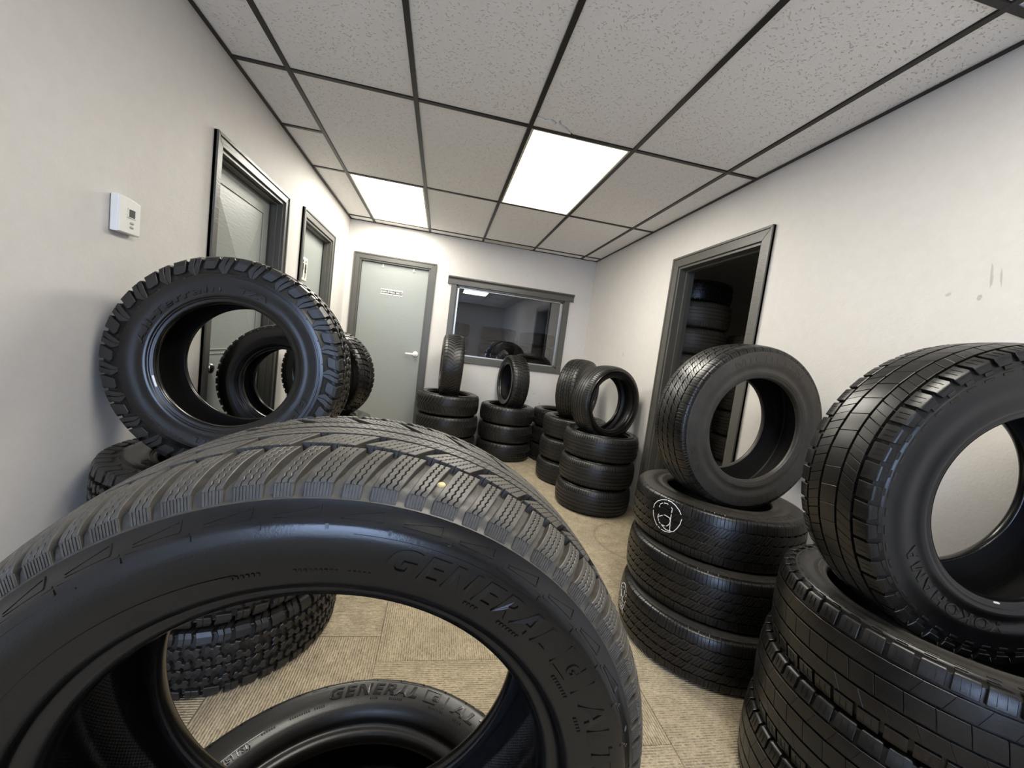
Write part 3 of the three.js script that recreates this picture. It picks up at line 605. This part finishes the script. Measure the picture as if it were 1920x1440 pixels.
      siped(C, S, [[cut + sh, s * 0.030], [P - cut + sh, s * 0.030], [P - cut + sh + 0.016, s * 0.067], [cut + sh + 0.016, s * 0.067]], S.smooth ? 1 : 2, { nz: 4, gap: 0.0008, bevel: 0.0006 });
      out.push(['tread_block', C.geo()]);
    });
    const D = new Build(); siped(D, S, [[0.0008, -0.0235], [P - 0.0008, -0.0235], [P - 0.0008 - 0.008, 0.0235], [0.0008 - 0.008, 0.0235]], 1, { nz: 3, bevel: 0.0006 });
    out.push(['tread_block', D.geo()]);
    return { out, joined(B) { both(s => strip(B, S, [[0.01, s * (e + 0.004)], [0.01, s * (e + 0.009)]], [[0.034, s * (e + 0.004)], [0.034, s * (e + 0.009)]], { depth: 0.001, lift: 0.0012, bevel: 0.0005 })); } };
  },
  highway(S, P) {                                           // zigzag grooves with slanted cuts, slit shoulders
    const e = S.vEdge, vt = S.vTread, x = S.tw / 0.2;
    return { out: [], joined(B) {
      for (const [c, k] of [[-0.040, 0], [0, 0.5], [0.040, 0.2]]) {
        const u = k * P, a = (c - 0.0175) * x, b = (c + 0.0175) * x, d = P * 0.55;
        siped(B, S, [[u + 0.0013, a - 0.0022], [u + P - 0.0013, a + 0.0030], [u + P - 0.0013 + d, b - 0.0030], [u + 0.0013 + d, b + 0.0022]], 3, { nz: 5, gap: 0.0013, bevel: 0.0004 });
      }
      both(s => {
        const sh = s > 0 ? 0 : P / 2;
        siped(B, S, [[sh + 0.0010, s * 0.062 * x], [sh + P - 0.0010, s * 0.0645 * x], [sh + P - 0.0018, s * e], [sh + 0.0018, s * e]], 3, { nz: 8, gap: 0.0008, bevel: 0.0004 });
      });
    } };
  },
  ribbed(S, P) {                                            // straight grooves, closely slit shoulders
    const e = S.vEdge, vt = S.vTread, x = S.tw / 0.19;
    return { out: [], joined(B) {
      for (const c of [-0.0445, -0.0155, 0.0155, 0.0445]) siped(B, S, [[0, (c - 0.0117) * x], [P, (c - 0.0117) * x], [P, (c + 0.0117) * x], [0, (c + 0.0117) * x]], 1, { nz: 2, bevel: 0.0005 });
      both(s => { for (const k of [0, 0.5]) strip(B, S, [[k * P + 0.0018, s * 0.061 * x], [k * P + 0.002, s * vt], [k * P + 0.0024, s * e]], [[k * P + P / 2 - 0.0018, s * 0.061 * x], [k * P + P / 2 - 0.002, s * vt], [k * P + P / 2 - 0.0024, s * e]], { bevel: 0.0004 }); });
    } };
  },
  chevron(S, P) {                                           // V-shaped blades meeting at the centre line
    const e = S.vEdge, vt = S.vTread, x = S.tw / 0.19;
    return { out: [], joined(B) {
      both(s => {
        const sh = s > 0 ? 0 : P / 2, w = P * 0.56, L = [[0, 0.002], [0.018, 0.024], [0.030, 0.046], [0.036, 0.064]].map(([u, v]) => [u + sh, s * v * x]);
        strip(B, S, L, L.map(([u, v]) => [u + w, v]), { bevel: 0.0006 });
        strip(B, S, [[sh + 0.036, s * 0.069 * x], [sh + 0.037, s * vt], [sh + 0.037, s * e]], [[sh + 0.036 + P * 0.86, s * 0.069 * x], [sh + 0.037 + P * 0.84, s * vt], [sh + 0.037 + P * 0.8, s * e]], { bevel: 0.0005 });
      });
    } };
  },
  arrow(S, P) {                                             // winter arrow blocks with open shoulders
    const e = S.vEdge, vt = S.vTread, x = S.tw / 0.18;
    return { out: [], joined(B) {
      both(s => {
        const sh = s > 0 ? 0 : P / 2;
        siped(B, S, [[sh, s * 0.003 * x], [sh + P * 0.67, s * 0.003 * x], [sh + P * 0.67 + 0.012, s * 0.026 * x], [sh + 0.012, s * 0.026 * x]], 2, { nz: 3, amp: 0.0006, bevel: 0.0005 });
        siped(B, S, [[sh + 0.010, s * 0.031 * x], [sh + 0.010 + P * 0.70, s * 0.031 * x], [sh + P * 0.70 + 0.018, s * 0.054 * x], [sh + 0.018, s * 0.054 * x]], 2, { nz: 3, amp: 0.0006, bevel: 0.0005 });
        strip(B, S, [[sh + 0.015, s * 0.060 * x], [sh + 0.019, s * vt], [sh + 0.020, s * e]], [[sh + 0.015 + P * 0.74, s * 0.060 * x], [sh + 0.019 + P * 0.74, s * vt], [sh + 0.018 + P * 0.7, s * e]], { bevel: 0.0006 });
      });
    } };
  },
  blocks(S, P) {                                            // open criss-cross blocks
    const e = S.vEdge, vt = S.vTread, x = S.tw / 0.19;
    return { out: [], joined(B) {
      for (const [c, k, d] of [[-0.044, 0, 0.014], [-0.0147, 0.5, -0.014], [0.0147, 0.1, 0.014], [0.044, 0.6, -0.014]]) siped(B, S, [[k * P + 0.003, (c - 0.0117) * x], [k * P + P - 0.003, (c - 0.0117) * x], [k * P + P - 0.003 + d, (c + 0.0117) * x], [k * P + 0.003 + d, (c + 0.0117) * x]], 2, { nz: 3, gap: 0.001, bevel: 0.0006 });
      both(s => strip(B, S, [[0.001, s * 0.061 * x], [0.002, s * vt], [0.003, s * e]], [[P - 0.003, s * 0.061 * x], [P - 0.003, s * vt], [P - 0.004, s * e]], { bevel: 0.0006 }));
    } };
  },
};

const SURF = new Map();
// full tyre of one kind (a Group without a place yet); its clones share every geometry
function makeTire(o) {
  const S = new Surface(o), P = pitchOf(S), seg = o.seg ?? 96, g = new THREE.Group(), pat = TREAD[o.pattern](S, P), mats = o.mats;
  const ve = S.vEdge, base = [];
  for (let i = -40; i <= 40; i++) { const v = ve * i / 40, s = S.at(v), d = Math.abs(i) === 40 ? 0 : S.depth(v); base.push([s.y - s.ny * d, s.rad - s.nr * d]); }
  const parts = [revolve(base, seg)], one = new Build(); pat.joined(one); const og = one.geo();
  if (og.attributes.position.count) for (let i = 0; i < S.N; i++) parts.push(og.clone().rotateY(i / S.N * 2 * Math.PI));
  const tread = mesh('tread', merge(parts), mats.tread, g);
  for (const [name, bg] of pat.out) {
    if (o.joinBlocks) { parts.length = 0; parts.push(tread.geometry); for (let i = 0; i < S.N; i++) parts.push(bg.clone().rotateY(i / S.N * 2 * Math.PI)); tread.geometry = merge(parts); continue; }
    for (let i = 0; i < S.N; i++) { const m = mesh(name, bg, mats.tread, tread); m.rotation.y = i / S.N * 2 * Math.PI; }
  }
  for (const f of [1, -1]) {
    const pts = [], n = o.low ? 14 : 46, ridges = o.ridges ?? [];
    for (let i = 0; i <= n; i++) { const s = S.at(lerp(ve, S.end, i / n)); let h = 0; for (const [rad, wd, ht] of ridges) h += ht * Math.max(0, 1 - Math.abs(s.rad - rad) / wd); pts.push([(s.y + h * s.ny) * f, s.rad + h * s.nr]); }
    mesh('sidewall', revolve(f > 0 ? pts : pts.slice().reverse(), seg), mats.side, g);
    // bead: heel, toe
    const b = S.bw / 2, bead = [[b, o.r + 0.008], [b - 0.0015, o.r + 0.003], [b - 0.006, o.r + 0.0005], [b - 0.012, o.r - 0.001], [b - 0.020, o.r - 0.001], [b - 0.023, o.r + 0.003]].map(([y, rad]) => [y * f, rad]);
    mesh('bead', revolve(f > 0 ? bead : bead.slice().reverse(), seg), mats.bead ?? mats.side, g);
  }
  const t = 0.014, b = S.bw / 2 - 0.023, I = [[b, o.r + 0.003], [b + 0.004, o.r + 0.014]];
  for (let i = 0; i <= 16; i++) { const s = S.at(lerp(S.end * 0.86, 0, i / 16)); const th = t + (i > 9 ? 0.006 : 0); I.push([s.y - s.ny * th, s.rad - s.nr * th]); }
  mesh('inner_liner', revolve([...I, ...I.slice(0, -1).reverse().map(([y, r]) => [-y, r])].reverse(), seg, true), M.liner, g);
  for (const q of o.marks ?? []) for (const f of [1, -1]) mesh('lettering', q(S, f), mats.letter ?? M.letter, g);
  for (const q of o.fine ?? []) for (const f of [1, -1]) mesh('moulded_marks', q(S, f), M.letter, g).userData.kind = 'stuff';
  SURF.set(g, S);
  return g;
}

// ---------------------------------------------------------------- the kinds of tyre in the room
const dusty = { tread: M.treadDusty, side: M.side }, dark = { tread: M.tread, side: M.side }, black = { tread: M.treadBlack, side: M.sideGrey, letter: M.sideGrey };
const ring = (rad, w, h) => [rad, w, h];
const WINTER = {
    R: 0.340, r: 0.217, w: 0.228, bw: 0.182, tw: 0.162, drop: 0.008, sh: 0.016, lugEnd: 0.309, d: 0.0085, N: 39, seg: 156, pattern: 'winter', mats: dusty, ridges: [ring(0.2935, 0.0012, 0.0009), ring(0.247, 0.001, 0.0006), ring(0.236, 0.0015, 0.0014), ring(0.231, 0.0012, 0.001)],
    marks: [(S, f) => lettering(S, f, 'GENERAL', { size: 0.0235, rad: 0.2725, from: 9, to: 45, slant: 0.22, raise: 0.0012 }),
      (S, f) => lettering(S, f, 'G', { size: 0.012, rad: 0.2735, from: 51.4, stretch: 1.1, raise: 0.0012 }),
      (S, f) => merge([faceBar(S, f, 48.3, 49.0, 0.261, 0.286), faceBar(S, f, 49, 54, 0.285, 0.2865), faceBar(S, f, 49, 54, 0.2605, 0.262), faceBar(S, f, 54, 54.6, 0.268, 0.286), faceBar(S, f, 57.5, 58.1, 0.261, 0.286)]),
      (S, f) => lettering(S, f, 'ALTIMAX', { size: 0.0215, rad: 0.273, from: 61, to: 101, slant: 0.15 })],
    fine: [(S, f) => {                                      // moulded wedges and a dashed line below the lugs
      const gs = [], P = pitchOf(S), e = S.vEdge, s = f, v0 = s * (e + 0.0045), v1 = s * (e + 0.013);
      for (let i = 0; i < S.N; i++) {
        const B = new Build(), sh = i * P + (s > 0 ? 0 : P * 0.5);
        for (const [a, b, c, d] of [[0.008, v0, 0.045, v1 - s * 0.002], [0.008, v1, 0.045, v1]]) strip(B, S, [[sh + a, b], [sh + c, d]], [[sh + a, b + s * 0.0011], [sh + c, d + s * 0.0011]], { depth: 0.001, lift: 0.0006, bevel: 0 });
        strip(B, S, [[sh + 0.0075, v0], [sh + 0.0075, v1]], [[sh + 0.0088, v0], [sh + 0.0088, v1]], { depth: 0.001, lift: 0.0006, bevel: 0 });
        strip(B, S, [[sh, s * (e + 0.0155)], [sh, s * (e + 0.0172)]], [[sh + P * 0.94, s * (e + 0.0155)], [sh + P * 0.94, s * (e + 0.0172)]], { depth: 0.001, lift: 0.0005, bevel: 0 });
        gs.push(B.geo());
      }
      return merge(gs);
    },
      (S, f) => merge([[-15, 6], [-5, 9], [4, 5], [26, 4], [34, 7], [52, 8], [64, 5]].flatMap(([a, n]) => Array.from({ length: n }, (_, i) => faceBar(S, f, a + i * 0.85, a + i * 0.85 + 0.5, 0.2535, 0.2565, 0.0008, 1)))),
      (S, f) => merge([faceBar(S, f, -64, -14, 0.2565, 0.2575, 0.0006, 20), faceBar(S, f, -66, -34, 0.2885, 0.2895, 0.0006, 14), faceBar(S, f, 4, 47.5, 0.2885, 0.2892, 0.0006, 16), ...Array.from({ length: 39 }, (_, i) => faceBar(S, f, i * 9.23 - 0.25, i * 9.23 + 0.25, 0.2917, 0.2953, 0.0012, 1))])],
};
const KIND = {
  winter: makeTire(WINTER), winterFlat: makeTire({ ...WINTER, w: 0.261, R: 0.345, seg: 120, mats: { tread: M.treadDusty, side: M.sideWorn }, marks: [...WINTER.marks, (S, f) => lettering(S, f, 'KPA (51 PSI)', { size: 0.0075, rad: 0.252, from: -34, stretch: 1.1 })] }),
  allTerrain: makeTire({
    R: 0.388, r: 0.219, w: 0.232, bw: 0.204, tw: 0.216, drop: 0.010, sh: 0.013, keep: 0.4, lugEnd: 0.318, d: 0.0145, N: 23, seg: 115, pattern: 'allTerrain', mats: dark, ridges: [ring(0.306, 0.0012, 0.0008), ring(0.243, 0.0016, 0.001), ring(0.237, 0.0018, 0.0016)],
    marks: [(S, f) => lettering(S, f, 'All-Terrain', { size: 0.022, rad: 0.268, from: -80, to: -8, slant: 0.1, raise: 0.003 }), (S, f) => lettering(S, f, 'T/A', { size: 0.019, rad: 0.268, from: 3, to: 25, slant: 0.1, raise: 0.003 }),
      (S, f) => lettering(S, f, 'BFGoodrich', { size: 0.026, rad: 0.283, from: 108, to: 196, slant: 0.1, raise: 0.003 }), (S, f) => lettering(S, f, 'Baja Champion', { size: 0.009, rad: 0.294, from: 202, to: 234, slant: 0.15, raise: 0.0018 })],
  }),
  mudRib: makeTire({
    R: 0.384, r: 0.221, w: 0.218, bw: 0.206, tw: 0.212, drop: 0.009, sh: 0.016, lugEnd: 0.340, d: 0.010, N: 50, seg: 120, pattern: 'mudRib', mats: { tread: M.treadBlack, side: M.side }, ridges: [ring(0.246, 0.0012, 0.001), ring(0.235, 0.0025, 0.0025)],
    marks: [(S, f) => lettering(S, f, 'YOKOHAMA', { size: 0.027, rad: 0.281, from: 178, to: 246 }), (S, f) => lettering(S, f, 'YOKOHAMA', { size: 0.027, rad: 0.281, from: -2, to: 66 })],
  }),
  mudRibLow: makeTire({
    R: 0.366, r: 0.246, w: 0.2275, bw: 0.212, tw: 0.216, drop: 0.009, sh: 0.016, lugEnd: 0.326, d: 0.009, N: 46, seg: 120, pattern: 'mudRib', mats: { tread: M.treadBlack, side: M.sideGrey }, ridges: [ring(0.270, 0.0012, 0.001), ring(0.260, 0.0025, 0.0025)], smooth: true,
  }),
  highway: makeTire({
    R: 0.372, r: 0.227, w: 0.224, bw: 0.214, tw: 0.196, drop: 0.010, sh: 0.014, lugEnd: 0.341, d: 0.008, N: 56, seg: 112, pattern: 'highway', mats: black, ridges: [ring(0.333, 0.0015, 0.001), ring(0.252, 0.0012, 0.001), ring(0.243, 0.002, 0.002)],
    marks: [(S, f) => lettering(S, f, 'MICHELIN', { size: 0.026, rad: 0.311, from: -33, to: 37 }), (S, f) => lettering(S, f, 'MICHELIN', { size: 0.026, rad: 0.311, from: 146, to: 214 }), (S, f) => lettering(S, f, 'LTX A/S', { size: 0.016, rad: 0.314, from: 222, to: 254 })],
  }),
  ribbed: makeTire({ R: 0.314, r: 0.221, w: 0.213, bw: 0.172, tw: 0.178, drop: 0.011, sh: 0.014, d: 0.007, N: 48, seg: 80, pattern: 'ribbed', mats: { tread: M.tread, side: M.side }, ridges: [ring(0.236, 0.002, 0.0015)] }),
  chevron: makeTire({ R: 0.345, r: 0.222, w: 0.224, bw: 0.19, tw: 0.186, drop: 0.010, sh: 0.014, d: 0.007, N: 56, seg: 80, pattern: 'chevron', mats: dark, ridges: [ring(0.24, 0.002, 0.0015)] }),
  arrow: makeTire({ R: 0.312, r: 0.203, w: 0.2, bw: 0.168, tw: 0.168, drop: 0.009, sh: 0.014, d: 0.008, N: 48, seg: 80, pattern: 'arrow', mats: dark, ridges: [ring(0.22, 0.002, 0.0015)] }),
  arrowWide: makeTire({ R: 0.322, r: 0.190, w: 0.203, bw: 0.156, tw: 0.175, drop: 0.009, sh: 0.014, d: 0.008, N: 50, seg: 80, pattern: 'arrow', mats: { tread: M.treadBlack, side: M.side }, ridges: [ring(0.21, 0.002, 0.0015)] }),
  blocks: makeTire({ R: 0.32, r: 0.212, w: 0.21, bw: 0.18, tw: 0.182, drop: 0.010, sh: 0.014, d: 0.008, N: 50, seg: 80, pattern: 'blocks', mats: dark, ridges: [ring(0.229, 0.002, 0.0015)] }),
  zigzag: makeTire({ R: 0.32, r: 0.212, w: 0.21, bw: 0.18, tw: 0.178, drop: 0.010, sh: 0.014, d: 0.008, N: 46, seg: 80, pattern: 'highway', mats: { tread: M.tread, side: M.side }, ridges: [ring(0.229, 0.002, 0.0015)] }),
  stored: makeTire({ R: 0.325, r: 0.216, w: 0.23, bw: 0.19, tw: 0.195, drop: 0.012, sh: 0.014, d: 0.008, N: 40, seg: 64, low: true, pattern: 'ribbed', mats: { tread: M.treadDusty, side: M.sideGrey } }),
};
const used = new Set();
function tire(kind, name, label, group) {
  const src = KIND[kind]; let g = src;
  if (used.has(kind)) g = src.clone(); else used.add(kind);
  g.name = numbered(name); g.userData = { label, category: 'tire' }; if (group) g.userData.group = group;
  scene.add(g); return g;
}
function offsetParts(g, v) { for (const c of g.children) c.position.copy(v); }
// lying flat, underside at height y
function lay(kind, name, label, group, x, y, z, spin = rr(0, 6.28), tilt = [0, 0]) {
  const g = tire(kind, name, label, group), S = SURF.get(KIND[kind]);
  offsetParts(g, V(0, S.w / 2, 0)); g.position.set(x, y, z); g.rotation.set(tilt[0], spin, tilt[1], 'XZY'); return g;
}
// standing on its tread: c = centre of the near bead ring, az / el = where the outer face looks
function stand(kind, name, label, group, c, az, el, spin = 0) {
  const g = tire(kind, name, label, group), S = SURF.get(KIND[kind]);
  const a = V(Math.sin(az) * Math.cos(el), Math.sin(el), Math.cos(az) * Math.cos(el)), up = V(0, 1, 0).addScaledVector(a, -a.y).normalize(), x = V().crossVectors(a, up);
  const m = new THREE.Matrix4().makeBasis(x, a, up); g.quaternion.setFromRotationMatrix(m).multiply(new THREE.Quaternion().setFromAxisAngle(V(0, 1, 0), spin));
  const mid = V(...c).addScaledVector(a, -S.bw / 2), foot = mid.clone().addScaledVector(up, -S.R);
  g.position.copy(foot); offsetParts(g, mid.clone().sub(foot).applyQuaternion(g.quaternion.clone().invert())); return g;
}
const WG = 'winter tires in the stack by the camera end', AG = 'stacked all-terrain tires';
// winter tyre set: one upright on two
lay('winterFlat', 'winter_tire', 'black winter tire lying at the bottom under the other winter tires', WG, -0.06, 0, -0.49, 1.1);
lay('winterFlat', 'winter_tire', 'black winter tire lying flat beneath the big upright winter tire', WG, -0.054, 0.264, -0.49, 207 * Math.PI / 180);
const TA = stand('winter', 'winter_tire', 'big upright winter tire with slotted shoulder blocks, stood on its stack', WG, [-0.070, EYE - 0.442, -0.349], 0.004, -0.051);
// all-terrain set against the thermostat wall
lay('allTerrain', 'all_terrain_tire', 'chunky all-terrain tire lying on the carpet, lowest of its stack', AG, -0.705, 0, -1.68);
lay('allTerrain', 'all_terrain_tire', 'chunky all-terrain tire lying in the middle of its stack', AG, -0.725, 0.239, -1.675);
lay('allTerrain', 'all_terrain_tire', 'chunky all-terrain tire lying flat, topmost of its stack under the thermostat', AG, -0.735, 0.478, -1.675);
const TB = stand('allTerrain', 'all_terrain_tire', 'upright all-terrain tire with raised lettering, balanced under the thermostat', AG, [-0.734, EYE - 0.183, -1.576], 0.040, 0.038);
// further stacks along the same wall
for (let k = 0; k < 3; k++) lay('arrowWide', 'car_tire', ['dark tire on the carpet by the creased door, lowest of its stack', 'dark tire in the middle of the stack by the creased door', 'dark tire on top of the flat stack by the creased door'][k], 'stack by the creased door', -0.80, k * 0.204, -2.39);
stand('arrowWide', 'car_tire', 'upright dark tire seen through the hole of the all-terrain tire', 'stack by the creased door', [-0.812, EYE - 0.340, -2.306], -0.033, -0.01);
for (let k = 0; k < 3; k++) lay('arrowWide', 'car_tire', ['dark tire on the carpet between the two side doors, lowest of its stack', 'dark tire in the middle of the stack between the two side doors', 'dark tire on top of the flat stack between the two side doors'][k], 'stack between the side doors', -0.765, k * 0.204, -3.05);
stand('arrowWide', 'car_tire', 'upright tire peeping out behind the all-terrain tire, before the grey end door', 'stack between the side doors', [-0.795, EYE - 0.336, -2.98], -0.36, 0);
// chevron set beside the end door
const EX = [0.145, 0.150, 0.140];
for (let k = 0; k < 3; k++) lay('chevron', 'car_tire', ['lowest flat tire of the chevron-tread stack beside the employees only door', 'middle flat tire of the chevron-tread stack beside the employees only door', 'topmost flat tire of the chevron-tread stack beside the employees only door'][k], 'chevron tread stack', EX[k], k * 0.225, -4.49);
stand('chevron', 'car_tire', 'upright chevron-tread tire before the corner of the window', 'chevron tread stack', [0.033, 0.966, -4.44], -1.545, 0);
// arrow-tread set under the window
for (let k = 0; k < 3; k++) lay('arrow', 'car_tire', ['lowest flat tire of the stack under the window middle', 'middle flat tire of the stack under the window middle', 'topmost flat tire of the stack under the window middle'][k], 'stack under the window', 0.826, k * 0.201, -4.525);
stand('arrow', 'car_tire', 'small upright tire leaning before the window sill', 'stack under the window', [0.76, 0.855, -4.50], -1.40, 0);
for (let k = 0; k < 3; k++) lay('arrow', 'car_tire', ['lowest shadowed tire of the stack in the far corner', 'middle shadowed tire of the stack in the far corner', 'topmost shadowed tire of the stack in the far corner'][k], 'stack in the far corner', 1.455, k * 0.201, -4.54);
// block-tread set beyond the ribbed set
const GX = [[1.386, -3.81], [1.405, -3.85], [1.425, -3.895]];
for (let k = 0; k < 3; k++) lay('zigzag', 'car_tire', ['lowest zigzag-groove tire of the stack behind the ribbed stack', 'middle zigzag-groove tire of the stack behind the ribbed stack', 'topmost zigzag-groove tire lying under the upright block-tread tire'][k], 'zigzag groove stack', GX[k][0], k * 0.211, GX[k][1]);
stand('blocks', 'car_tire', 'upright block-tread tire behind the upright ribbed tire', 'zigzag groove stack', [1.47, 0.90, -3.81], 0.78, 0);
// ribbed set before the open doorway
const HX = [[1.400, -3.17], [1.412, -3.185], [1.425, -3.20]];
for (let k = 0; k < 3; k++) lay('ribbed', 'car_tire', ['lowest ribbed tire of the three-high stack beside the open doorway', 'middle ribbed tire of the three-high stack beside the open doorway', 'topmost flat ribbed tire beside the open doorway'][k], 'ribbed tread stack', HX[k][0], k * 0.214, HX[k][1]);
stand('ribbed', 'car_tire', 'upright ribbed tire standing beside the open doorway', 'ribbed tread stack', [1.446, EYE - 0.3345, -3.11], 0.351, 0.02);
// highway set
const IX = [[1.335, -1.60], [1.362, -1.64], [1.386, -1.69]], IT = [];
for (let k = 0; k < 3; k++) IT.push(lay('highway', 'truck_tire', ['lowest highway tire with a crayon scrawl, on the carpet', 'middle highway tire of the stack with crayon marks', 'topmost flat highway tire with a circled crayon mark on its tread'][k], 'highway tread stack', IX[k][0], k * 0.225, IX[k][1], 0));
stand('highway', 'truck_tire', 'upright highway tire before the open doorway, on the crayon-marked stack', 'highway tread stack', [1.374, EYE - 0.209, -1.508], 0.045, -0.009);
// ribbed mud set
const JX = [[1.380, -0.82], [1.388, -0.815], [1.395, -0.80]];
for (let k = 0; k < 3; k++) lay('mudRibLow', 'truck_tire', ['lowest heavy-lug tire of the stack beside the highway tires', 'middle heavy-lug tire of the stack beside the highway tires', 'topmost flat heavy-lug tire under the upright heavy-lug tire'][k], 'heavy lug stack', JX[k][0], k * 0.229, JX[k][1]);
const TJ = stand('mudRib', 'truck_tire', 'upright heavy-lug tire with square shoulder lugs, against the scuffed wall', 'heavy lug stack', [1.352, EYE - 0.214, -0.664], -0.171, -0.028);
// tyre store beyond the doorway
for (let k = 0; k < 8; k++) lay('stored', 'stored_tire', `dusty tire in the dark store, ${['lowest', 'second', 'third', 'fourth', 'fifth', 'sixth', 'seventh', 'eighth'][k]} from the floor in the tall stack`, 'tall stack inside the store', 2.245 + rr(-0.012, 0.012), k * 0.231, -3.45 + rr(-0.012, 0.012));
lay('arrowWide', 'stored_tire', 'dark tire capping the tall stack inside the dark store', 'tall stack inside the store', 2.29, 8 * 0.231, -3.53);
for (let k = 0; k < 7; k++) lay('stored', 'stored_tire', `tire in the dark store, ${['lowest', 'second', 'third', 'fourth', 'fifth', 'sixth', 'topmost'][k]} of the lower stack beside the tall stack`, 'lower stack inside the store', 2.90 + rr(-0.012, 0.012), k * 0.231, -3.28 + rr(-0.012, 0.012));
// stacks on a bench in the unlit office
{
  const b = thing('storage_bench', 'low bench in the unlit office holding tire stacks', 'bench'); b.position.set(1.0, 0, -7.2);
  mesh('bench_top', rbox(-1.3, 1.4, 0.84, 0.88, -0.36, 0.36, 0.004), M.trim, b);
  for (const x of [-1.25, 0.05, 1.35]) for (const z of [-0.31, 0.31]) mesh('leg', rbox(x - 0.03, x + 0.03, 0, 0.84, z - 0.03, z + 0.03, 0.003), M.trim, b);
  for (const [x, n] of [[0.14, 0], [0.98, 1], [1.68, 2]]) for (let k = 0; k < 3; k++) lay('stored', 'stored_tire', `${['lowest', 'middle', 'topmost'][k]} tire of the ${['stack behind the chevron-tread tire', 'stack in the centre', 'stack by the far jamb'][n]} of the window glass`, 'stacks in the office', x, 0.881 + k * 0.231, -7.2);
}
// crayon marks on the highway tyres, a sticker, a wheel weight and a stuck pebble
function crayon(g, S, strokes) {
  const gs = []; const y0 = S.w / 2;
  for (const pts of strokes) for (let i = 0; i + 1 < pts.length; i++) {
    const [u0, v0] = pts[i], [u1, v1] = pts[i + 1], n = Math.max(1, Math.round(Math.hypot(u1 - u0, v1 - v0) / 0.006));
    for (let k = 0; k < n; k++) { if (rnd() < 0.16) continue; const B = new Build(), w = 0.0016, q = t => [lerp(u0, u1, t), lerp(v0, v1, t)], a = q(k / n), b = q((k + 1.05) / n), dx = b[0] - a[0], dy = b[1] - a[1], l = Math.hypot(dx, dy) || 1, nx = -dy / l * w, ny = dx / l * w; strip(B, S, [[a[0] + nx, a[1] + ny], [b[0] + nx, b[1] + ny]], [[a[0] - nx, a[1] - ny], [b[0] - nx, b[1] - ny]], { bevel: 0, lift: 0.0004, depth: 0 }); gs.push(B.geo()); }
  }
  const m = mesh('crayon_mark', merge(gs), M.crayon, g); m.position.set(0, y0, 0); return m;
}
{
  const S = SURF.get(KIND.highway), circ = (cu, cv, ru, rv, a0 = 0, a1 = 6.28) => Array.from({ length: 19 }, (_, i) => { const t = lerp(a0, a1, i / 18); return [cu + ru * Math.cos(t) * (1 + 0.06 * Math.sin(3 * t)), cv + rv * Math.sin(t)]; });
  const u = -68 * Math.PI / 180 * S.R;
  crayon(IT[2], S, [circ(u, 0.028, 0.072, 0.068, 0.4, 6.5), circ(u - 0.006, 0.054, 0.034, 0.026, 0.5, 3.6), [[u + 0.024, 0.064], [u + 0.026, 0.02], [u + 0.030, -0.03]], circ(u - 0.006, 0.008, 0.032, 0.026, 2.6, 6.9), [[u - 0.036, 0.010], [u - 0.004, 0.030], [u + 0.026, 0.026]], [[u - 0.03, -0.012], [u + 0.012, -0.03], [u + 0.038, -0.026]]]).userData.label = 'circled white crayon mark';
  const u1 = -103 * Math.PI / 180 * S.R;
  crayon(IT[0], S, [circ(u1, 0.02, 0.05, 0.06, 0.4, 6.4), circ(u1, 0.04, 0.025, 0.022), circ(u1, -0.004, 0.028, 0.022), [[u1 - 0.06, 0.06], [u1 + 0.04, -0.04]]]).userData.label = 'white crayon scrawl';
}
{
  const S = SURF.get(KIND.allTerrain), B = new Build(), g = faceBar(S, 1, -115, -105, 0.2255, 0.2305, 0.0018, 4);
  const m = mesh('sticker', g, M.white, TB); m.position.copy(TB.children[0].position); m.userData.label = 'small white paper sticker';
  const SJ = SURF.get(KIND.mudRib), w = mesh('wheel_weight', faceBar(SJ, 1, 184, 187, 0.2235, 0.2265, 0.002, 2), M.white, TJ); w.position.copy(TJ.children[0].position); w.userData.label = 'small bright metal tag';
  const SA = SURF.get(KIND.winter), p = new THREE.IcosahedronGeometry(0.0038, 1); p.scale(1, 0.8, 0.7); const P = V(); SA.put(-14.6 * Math.PI / 180 * SA.R, SA.vEdge - 0.026, 0.002, P);
  const pb = mesh('stuck_pebble', p, M.pebble, TA); pb.position.copy(TA.children[0].position).add(P); pb.userData.label = 'yellowish pebble stuck in the tread';
}
renderer.render(scene, camera);
